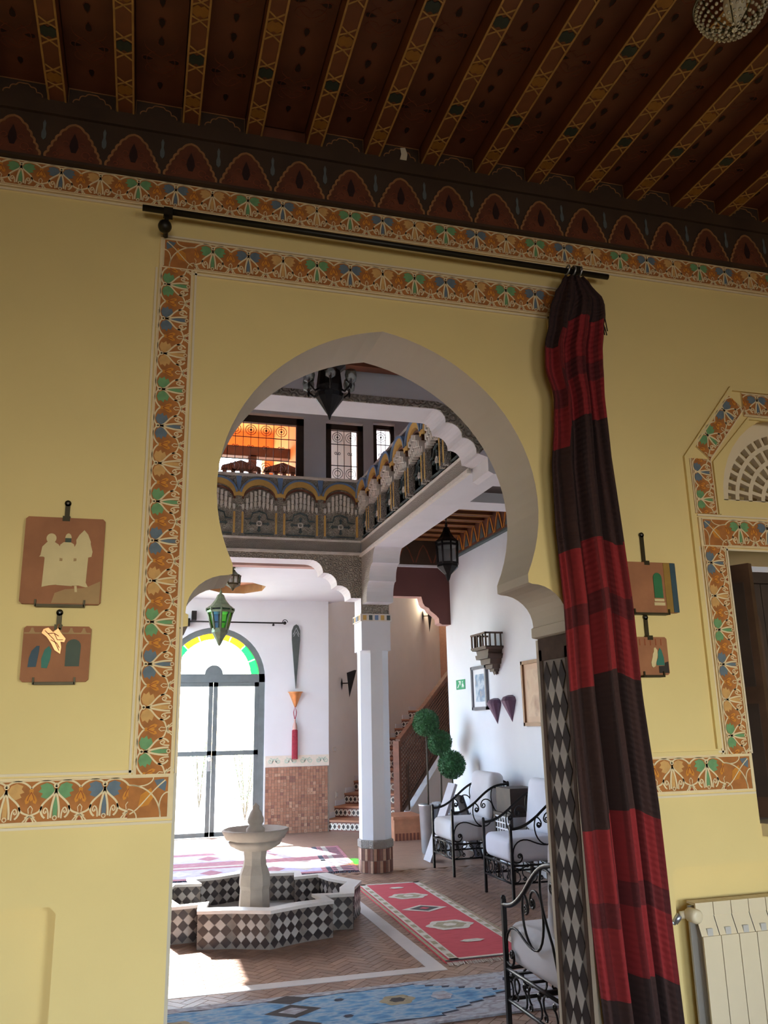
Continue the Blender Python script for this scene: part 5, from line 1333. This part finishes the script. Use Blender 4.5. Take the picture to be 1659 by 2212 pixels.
for s in (-1, 1): q.lathe([(0.001, -0.03), (0.018, 0.0), (0.012, 0.04)], 'walnut', (s * 0.03, 0, 0.02), n=8)
q.v = [Vector((v.x, v.z, v.y + 0.02)) for v in q.v]; q.build('pendant', t)
for yy, zz, lb in ((8.98, 1.47, 'purple pointed wall cone below the framed blue print'), (8.58, 1.49, 'purple pointed wall cone beside the wooden framed picture')):
    t = rthing('wall_cone', lb, 'wall lamp', yy, zz, 'purple wall cones')
    q = MB()
    prof = [(0.002, 0), (0.05, 0.09), (0.10, 0.18), (0.125, 0.225), (0.10, 0.265), (0.04, 0.285)]
    vv = []; n_ = 8
    for r, z in prof:
        for j in range(n_ + 1):
            a = PI * j / n_; vv.append((r * math.cos(a), z, r * 0.9 * math.sin(a)))
    q.add(vv, [(i * (n_ + 1) + j, i * (n_ + 1) + j + 1, (i + 1) * (n_ + 1) + j + 1, (i + 1) * (n_ + 1) + j) for i in range(len(prof) - 1) for j in range(n_)], 'cone_purple'); q.build('shade', t)
    q = MB(); q.box((-0.03, 0.05, 0), (0.03, 0.24, 0.006), 'iron'); q.build('backplate', t)

# -------- shrubs in the garden beyond the door
for (x, y, h, lb) in ((1.75, 14.6, 1.1, 'pale sunlit shrub outside the right door leaf'), (1.2, 17.5, 1.3, 'distant garden shrub outside the glazed door')):
    t = thing('garden_shrub', lb, 'shrub', (x, y, -0.02), group='shrubs in the garden')
    q = MB()
    for k in range(6): a = k * 1.05; q.tube([(0, 0, 0), (0.1 * math.cos(a), 0.1 * math.sin(a), h * 0.5), (0.2 * math.cos(a), 0.2 * math.sin(a), h * 0.95)], 0.008, 'bark', 5)
    q.build('stem', t)
    q = MB()
    for k in range(500):
        a = R.random() * 2 * PI; rr = 0.3 * math.sqrt(R.random()); z = h * (0.25 + 0.8 * R.random()); p = Vector((rr * math.cos(a), rr * math.sin(a), z)); d = Vector((R.uniform(-1, 1), R.uniform(-1, 1), R.uniform(-.3, 1))).normalized() * 0.07; w = d.orthogonal().normalized() * 0.018
        q.add([p, p + d * .5 + w, p + d, p + d * .5 - w], [(0, 1, 2, 3)], 'garden_leaf')
    q.build('foliage', t, kind='stuff')

# ================================================================== THINGS in the salon
# -------- curtain rod and curtain
t = thing('curtain_rod', 'long dark metal curtain rod above the arch opening', 'curtain rod', (0, YW - 0.085, 3.412))
q = MB(); q.tube([(-0.085, 0, 0.008), (0.9, 0, 0.0), (1.905, 0, -0.008)], 0.0125, 'rod_metal', 10); q.build('rod', t)
for x in (0.005, 1.74):
    q = MB(); q.tube([(x, 0.085, -0.055), (x, 0.0, -0.055), (x, 0.0, 0)], 0.009, 'rod_metal', 8); q.M = Matrix.Translation((x, 0, 0)); q.box((-0.012, -0.016, -0.016), (0.022, 0.016, 0.016), 'rod_metal'); q.build('bracket', t)
q = MB(); q.ball((0.0, -0.005, -0.062), 0.026, 'rod_metal', 10); q.build('knob', t)
rows = [(3.375, 1.690, 1.775, 0), (3.34, 1.665, 1.815, 0.0), (3.27, 1.625, 1.872, 0), (3.21, 1.600, 1.872, 0), (3.15, 1.588, 1.858, 0), (3.02, 1.560, 1.842, 0), (2.94, 1.557, 1.838, 0), (2.80, 1.590, 1.830, 0), (2.65, 1.580, 1.838, 0), (2.51, 1.562, 1.846, 0), (2.25, 1.562, 1.862, 0), (1.95, 1.577, 1.880, 0), (1.60, 1.575, 1.887, 0), (1.18, 1.585, 1.912, 0), (0.78, 1.601, 1.920, 0), (0.46, 1.622, 1.932, 0), (0.02, 1.64, 1.95, 0)]
def edges(z):
    for i in range(len(rows) - 1):
        a, b = rows[i], rows[i + 1]
        if a[0] >= z >= b[0]:
            t_ = (a[0] - z) / (a[0] - b[0]); t_ = t_ * t_ * (3 - 2 * t_) if i < 7 else t_
            return a[1] + (b[1] - a[1]) * t_, a[2] + (b[2] - a[2]) * t_
    return rows[-1][1:3]
cur = thing('curtain', 'red and dark brown striped curtain gathered at the right of the arch', 'curtain', (1.72, YW - 0.095, 0.0))
NZ, NSg = 150, 72
vs_, fs, uvs = [], [], []
for i in range(NZ + 1):
    z = 3.375 - (3.375 - 0.02) * i / NZ; xl, xr = edges(z)
    g = min(1, max(0, (3.34 - z) / 0.25)); dr = 0.55 + 0.45 * min(1, (3.4 - z) / 2.5)
    for j in range(NSg + 1):
        s = j / NSg
        ph = 0.7 * math.sin(z * 1.3) + 0.25 * math.sin(z * 3.1 + 1)
        y = 0.038 * math.sin(2 * PI * 3.2 * s + ph) + 0.013 * math.sin(2 * PI * 7.5 * s + 1.3 * ph + 0.8) + 0.006 * math.sin(2 * PI * 13 * s + 2 * z)
        y *= (0.45 + 0.55 * g) * dr
        deep = math.exp(-((s - 0.36 - 0.03 * math.sin(z * 2)) / 0.04) ** 2) * 0.05 * g
        x = xl + (xr - xl) * (s + 0.012 * math.sin(2 * PI * 3.2 * s + ph + 1.5))
        bul = math.exp(-((z - 3.22) / 0.08) ** 2) * 0.02 * math.sin(PI * s)
        vs_.append((x - 1.72, y * 0.95 + deep - bul - 0.01 * math.sin(PI * s), z))
        off = (0.15 if s < 0.22 else (0.06 if s < 0.33 else 0.0)) if 2.2 < z < 3.2 else (0.055 if s < 0.30 else 0.02 * math.sin(9 * s))
        uvs.append((s, (z + off + 0.008 * math.sin(14 * s + z)) / 3.5))
for i in range(NZ):
    for j in range(NSg): a = i * (NSg + 1) + j; fs.append((a, a + NSg + 1, a + NSg + 2, a + 1))
me = bpy.data.meshes.new('cloth'); me.from_pydata(vs_, [], fs); ul = me.uv_layers.new(name='UVMap')
for lp in me.loops: ul.data[lp.index].uv = uvs[lp.vertex_index]
for p in me.polygons: p.use_smooth = True
me.materials.append(MATS['curtain_cloth']); o = link('cloth', me, cur)
md_ = o.modifiers.new('thick', 'SOLIDIFY'); md_.thickness = 0.004
q = MB(); q.M = Matrix.Translation((0.01, 0, 0))
for dx in (-0.03, 0.0, 0.03): q.tube([(dx + 0.003 * math.sin(a), 0.021 * math.cos(a), 3.404 + 0.021 * math.sin(a)) for a in [2 * PI * k / 14 for k in range(14)]], 0.004, 'zinc', 6, True)
q.build('ring', cur)
q = MB()
for k in range(7): q.tube([(0.115 + 0.005 * k, 0.0, 3.19 - 0.02 * (k % 3)), (0.118 + 0.005 * k, -0.005, 3.13 - 0.02 * (k % 2))], 0.0025, 'plaque_black', 4)
q.build('fringe', cur)

# -------- clay plaques
PY = YW - 0.028
def plaque(label, x0, x1, z0, z1, hang, tilt=0.0):
    """hang: height of the iron strap above the plaque"""
    xc, zc = (x0 + x1) / 2, (z0 + z1) / 2; w, h = x1 - x0, z1 - z0
    t = thing('clay_plaque', label, 'plaque', (xc, YW, zc)); t.rotation_euler = (0, tilt, 0)
    r = 0.008
    poly = [(-w / 2 + r, -h / 2), (w / 2 - r, -h / 2), (w / 2, -h / 2 + r), (w / 2, h / 2 - r), (w / 2 - r, h / 2), (-w / 2 + r, h / 2), (-w / 2, h / 2 - r), (-w / 2, -h / 2 + r)]
    q = MB(); q.M = frame3(0, 0, 1, 0, 0, 1, y=-0.010); q.plate(poly, 0, 0.016, 'plaque_clay'); q.build('tile', t)
    q = MB(); q.M = frame3(0, 0, 1, 0, 0, 1, y=-0.004)
    q.box((-0.008, h / 2 - 0.006, 0), (0.008, h / 2 + hang, 0.005), 'bracket_metal'); q.box((-0.012, h / 2 - 0.012, 0.0), (0.012, h / 2 + 0.006, 0.024), 'bracket_metal')
    q.M = q.M @ Matrix.Translation((0, h / 2 + hang, 0)); q.lathe([(0.004, 0.0), (0.011, 0.0), (0.011, 0.005), (0.004, 0.005)], 'bracket_metal', n=12); q.build('strap', t)
    q = MB(); q.M = frame3(0, 0, 1, 0, 0, 1, y=0); c = w * 0.30
    q.box((-c, -h / 2 - 0.009, 0.0), (c, -h / 2 - 0.001, 0.034), 'bracket_metal')
    for s in (-1, 1): q.box((s * c - 0.003, -h / 2 - 0.009, 0.028), (s * c + 0.003, -h / 2 + 0.014, 0.034), 'bracket_metal')
    q.build('cradle', t)
    q = MB(); q.M = frame3(0, 0, 1, 0, 0, 1, y=-0.001); q.lathe([(0.0045, 0), (0.0045, 0.008), (0.001, 0.010)], 'zinc', (0, h / 2 + hang, 0), n=8); q.build('nail', t)
    def art(nm, polys, z=0.0):
        q = MB(); q.M = frame3(0, 0, 1, 0, 0, 1, y=-0.026)
        for p, mt, hh in polys: q.plate([(a * w / 2, b * h / 2) for a, b in p], z, z + hh, mt)
        return q.build(nm, t)
    return t, art
def rr(a, b, c, d): return [(a, b), (c, b), (c, d), (a, d)]
# three robed figures
t, art = plaque('square clay plaque with three cream robed figures', -0.405, -0.148, 1.910, 2.209, 0.056)
# silhouettes built from the plaque photograph (u right, v up, -1..1)
def fig(pts): return pts
left_f = [(-0.48, -0.62), (-0.30, -0.58), (-0.10, -0.56), (-0.10, 0.30), (-0.14, 0.36)] + [(-0.33 + 0.125 * math.cos(a), 0.50 + 0.115 * math.sin(a)) for a in [-0.8 + k * (PI + 1.6) / 12 for k in range(13)]] + [(-0.44, 0.40), (-0.54, 0.30), (-0.57, 0.10), (-0.60, 0.07), (-0.50, 0.07), (-0.46, 0.05)]
mid_f = [(-0.12, -0.57), (0.26, -0.59), (0.28, 0.25), (0.24, 0.38), (0.16, 0.42), (-0.02, 0.42), (-0.10, 0.36), (-0.14, 0.2)]
right_f = [(0.24, -0.58), (0.42, -0.57), (0.60, -0.61), (0.66, -0.60), (0.60, -0.50), (0.62, 0.08), (0.70, 0.10), (0.72, 0.22), (0.66, 0.40), (0.66, 0.45), (0.58, 0.62), (0.48, 0.72), (0.36, 0.60), (0.29, 0.48), (0.30, 0.40), (0.26, 0.32)]
art('robed_figure', [(left_f, 'plaque_cream', 0.0035)]); art('robed_figure', [(mid_f, 'plaque_cream', 0.003)]); art('robed_figure', [(right_f, 'plaque_cream', 0.0035)])
art('cap', [([(0.01, 0.52)] + [(0.09 + 0.08 * math.cos(a), 0.52 + 0.11 * math.sin(a)) for a in [PI - k * PI / 8 for k in range(9)]], 'plaque_cream', 0.003)])
art('face', [(rr(0.015, 0.42, 0.165, 0.53), 'plaque_dkgreen', 0.0025)])
art('hand', [([(-0.09, -0.02), (-0.02, -0.02), (-0.02, 0.04), (-0.09, 0.05)], 'plaque_sand', 0.0045), ([(0.26, -0.02), (0.33, -0.01), (0.33, 0.05), (0.26, 0.05)], 'plaque_sand', 0.0045), ([(0.34, -0.72), (0.40, -0.72), (0.38, -0.58), (0.32, -0.58)], 'plaque_cream', 0.003)])
art('sand_glaze', [([(-0.22, -0.98), (0.97, -0.98), (0.97, -0.46), (0.60, -0.62), (0.1, -0.66), (-0.15, -0.75)], 'plaque_sand', 0.0012)])
# three doorways
t, art = plaque('wide clay plaque with a blue, a green and a dark doorway', -0.382, -0.171, 1.654, 1.836, 0.048)
art('doorway', [([(-0.80, -0.48), (-0.56, -0.47), (-0.50, 0.10), (-0.50, 0.28), (-0.58, 0.28), (-0.72, 0.10), (-0.78, -0.15)], 'plaque_blue', 0.003)])
art('doorway', [([(-0.40, -0.50), (-0.24, -0.52), (-0.16, -0.2), (-0.14, 0.14), (-0.22, 0.28), (-0.34, 0.15), (-0.42, -0.18)], 'plaque_teal', 0.003)])
art('doorway', [([(0.28, -0.45), (0.70, -0.45), (0.72, 0.25)] + [(0.50 + 0.22 * math.cos(a), 0.28 + 0.25 * math.sin(a)) for a in [k * PI / 8 for k in range(9)]], 'plaque_dkgreen', 0.003)])
art('battlement', [(rr(-0.98, 0.72, 0.98, 0.77), 'plaque_sand', 0.002)] + [([(c - 0.09, 0.77), (c + 0.09, 0.77), (c + 0.05, 0.84), (c + 0.03, 0.94), (c - 0.03, 0.94), (c - 0.05, 0.84)], 'plaque_sand', 0.002) for c in (-0.75, -0.35, 0.05, 0.4, 0.78)])
# copper pendant hooked over that plaque
pd = thing('copper_pendant', 'small gilt copper leaf pendant hooked over the doorway plaque', 'pendant', (-0.275, YW - 0.034, 1.79))
q = MB(); q.M = frame3(0, 0, 1, 0, 0, 1, y=0)
leafp = [(-0.045, 0.035), (-0.03, 0.04), (-0.015, 0.025), (0.0, 0.038), (0.012, 0.020), (0.026, 0.004), (0.022, -0.008), (0.010, -0.006), (0.014, -0.024), (0.012, -0.046), (-0.006, -0.034), (-0.018, -0.012), (-0.034, 0.010), (-0.050, 0.022)]
q.plate(leafp, 0, 0.004, 'copper'); [q.ribbon(p_, 0.0025, 0.004, 0.006, 'plaque_clay') for p_ in ([(-0.04, 0.03), (-0.01, 0.0), (0.008, -0.036)], [(-0.01, 0.02), (0.0, 0.0), (0.018, 0.0)], [(-0.03, 0.02), (-0.012, 0.022), (0.004, 0.012)], [(-0.02, 0.0), (0.0, -0.012), (0.008, -0.026)])]; q.build('leaf', pd)
q = MB(); q.tube([(-0.003, -0.002, 0.03), (0.0, -0.002, 0.05), (0.003, 0.012, 0.053)], 0.002, 'copper', 5); q.build('hook', pd)
# right-hand plaques
t, art = plaque('clay plaque with a green door and ochre and blue side stripes', 1.865, 2.133, 1.920, 2.130, 0.12)
art('stripe', [(rr(0.56, -0.985, 0.79, 0.985), 'plaque_ochre', 0.002)]); art('stripe', [(rr(0.80, -0.985, 0.985, 0.985), 'plaque_blue', 0.002)])
art('doorway', [([(0.16, -0.42), (0.46, -0.42), (0.46, 0.35)] + [(0.31 + 0.15 * math.cos(a), 0.38 + 0.20 * math.sin(a)) for a in [k * PI / 8 for k in range(9)]], 'plaque_green', 0.003)])
art('step', [(rr(0.14, -0.56, 0.48, -0.46), 'plaque_cream', 0.003), (rr(0.12, -0.72, 0.50, -0.60), 'plaque_cream', 0.003)])
t, art = plaque('small clay plaque with a white cloaked figure and green shadow', 1.905, 2.056, 1.668, 1.820, 0.082)
art('figure', [([(0.0, -0.62), (0.14, -0.55), (0.24, -0.25), (0.34, 0.05), (0.34, 0.3), (0.22, 0.45), (0.14, 0.40), (0.12, 0.22), (0.04, 0.10), (0.02, -0.05), (-0.10, -0.35), (-0.08, -0.55)], 'plaque_cream', 0.003)])
art('shadow', [([(0.24, -0.50), (0.72, -0.50), (0.70, -0.1), (0.60, 0.3), (0.50, 0.42), (0.38, 0.2), (0.36, -0.1), (0.22, -0.35)], 'plaque_teal', 0.002), ([(0.36, -0.9), (0.95, -0.9), (0.95, -0.30), (0.76, -0.35), (0.72, -0.52), (0.36, -0.54)], 'plaque_black', 0.0025)])
art('score_mark', [(rr(c, 0.55, c + 0.05, 0.9), 'stucco_brick', 0.001) for c in (-0.7, -0.38, -0.05, 0.28, 0.6)])

# -------- radiator in its niche
t = thing('radiator', 'cream aluminium radiator standing in the wall niche', 'radiator', (2.058, YW - 0.06, 0.0))
def section():
    q = MB(); w = 0.0795
    q.box((0.0015, 0.0, 0.13), (w - 0.0015, 0.008, 0.705), 'radiator')
    q.add([(0.0015, 0.008, 0.705), (w - .0015, 0.008, 0.705), (w - .0015, 0.035, 0.775), (.0015, 0.035, 0.775), (0.0015, 0.0, 0.700), (w - .0015, 0.0, 0.700)], [(4, 5, 1, 0), (0, 1, 2, 3)], 'radiator')
    q.box((0.028, 0.008, 0.13), (w - 0.028, 0.085, 0.73), 'radiator_side')
    q.tube([(w / 2, 0.012, 0.700), (w / 2, 0.030, 0.745), (w / 2, 0.05, 0.785), (w / 2, 0.085, 0.79)], 0.003, 'radiator_side', 4)
    q.box((0.0015, 0.03, 0.77), (w - 0.0015, 0.038, 0.815), 'radiator'); q.box((0.0015, 0.03, 0.808), (w - 0.0015, 0.085, 0.816), 'radiator')
    q.box((w * 0.40, 0.036, 0.73), (w * 0.60, 0.085, 0.81), 'radiator_side')
    q.box((0.0015, 0.075, 0.13), (w - 0.0015, 0.085, 0.80), 'radiator_side')
    q.box((0.012, 0.02, 0.10), (w - 0.012, 0.075, 0.14), 'radiator_side')
    return q.mesh('section')
sec = section()
for k in range(9): link('section', sec, t, M=Matrix.Translation((k * 0.0797, 0, 0)))
q = MB(); q.tube([(-0.055, 0.05, 0.775), (0.01, 0.05, 0.778)], 0.014, 'radiator', 10); q.M = Matrix.Translation((-0.02, 0.045, 0.778)) @ Matrix.Rotation(PI / 2, 4, 'X'); q.lathe([(0.022, 0.0), (0.026, 0.01), (0.026, 0.05), (0.018, 0.06), (0.001, 0.058)], 'radiator', n=14)
q.M = Matrix.Identity(4); q.tube([(-0.075, 0.06, 0.75), (-0.055, 0.05, 0.775)], 0.012, 'zinc', 8); q.tube([(-0.09, 0.10, 0.74), (-0.075, 0.06, 0.75)], 0.010, 'zinc', 8); q.build('valve', t)
for x in (0.12, 0.58): q = MB(); q.box((x - 0.015, 0.03, 0.0), (x + 0.015, 0.07, 0.105), 'radiator_side'); q.build('foot', t)

# -------- crystal chandelier near the salon ceiling
ch = thing('crystal_chandelier', 'beaded crystal bowl chandelier with a glass flame bulb under the joists', 'chandelier', (1.44, 1.50, 3.28))
rb = 0.088
q = MB()
for i in range(9):
    a = PI / 2 * i / 8; r = rb * math.sin(a) + 0.004; z = rb * (1 - math.cos(a)); n_ = max(6, int(2 * PI * r / 0.0135))
    for k in range(n_):
        b = 2 * PI * (k + 0.5 * (i % 2)) / n_; q.ball((r * math.cos(b), r * math.sin(b), z), 0.005, 'crystal', 4)
q.build('bead', ch, kind='stuff')
q = MB(); q.tube([((rb + 0.006) * math.cos(a), (rb + 0.006) * math.sin(a), rb) for a in [2 * PI * k / 28 for k in range(28)]], 0.005, 'brass_dark', 6, True)
for k in range(8): a = PI * k / 4; q.tube([((rb + 0.003) * math.sin(b) * math.cos(a), (rb + 0.003) * math.sin(b) * math.sin(a), rb * (1 - math.cos(b))) for b in [PI / 2 * j / 8 for j in range(9)]], 0.002, 'brass_dark', 4)
q.build('basket_ring', ch)
q = MB(); q.lathe([(0.001, -0.004), (0.006, 0.004), (0.010, 0.02), (0.026, 0.05), (0.03, 0.085), (0.022, 0.12), (0.012, 0.14)], 'bulb_glass', (0.012, 0, 0.004), n=14); q.build('bulb', ch)
for k in range(3): a = 2 * PI * k / 3 + 0.4; q = MB(); q.tube([((rb + 0.004) * math.cos(a), (rb + 0.004) * math.sin(a), rb), (0.02 * math.cos(a), 0.02 * math.sin(a), 0.36)], 0.003, 'brass_dark', 5); q.build('chain', ch)
q = MB(); q.tube([(0, 0, 0.35), (0, 0, 0.655)], 0.005, 'brass_dark', 6); q.lathe([(0.035, 0.62), (0.03, 0.645), (0.035, 0.655)], 'brass_dark', n=12); q.build('stem', ch)
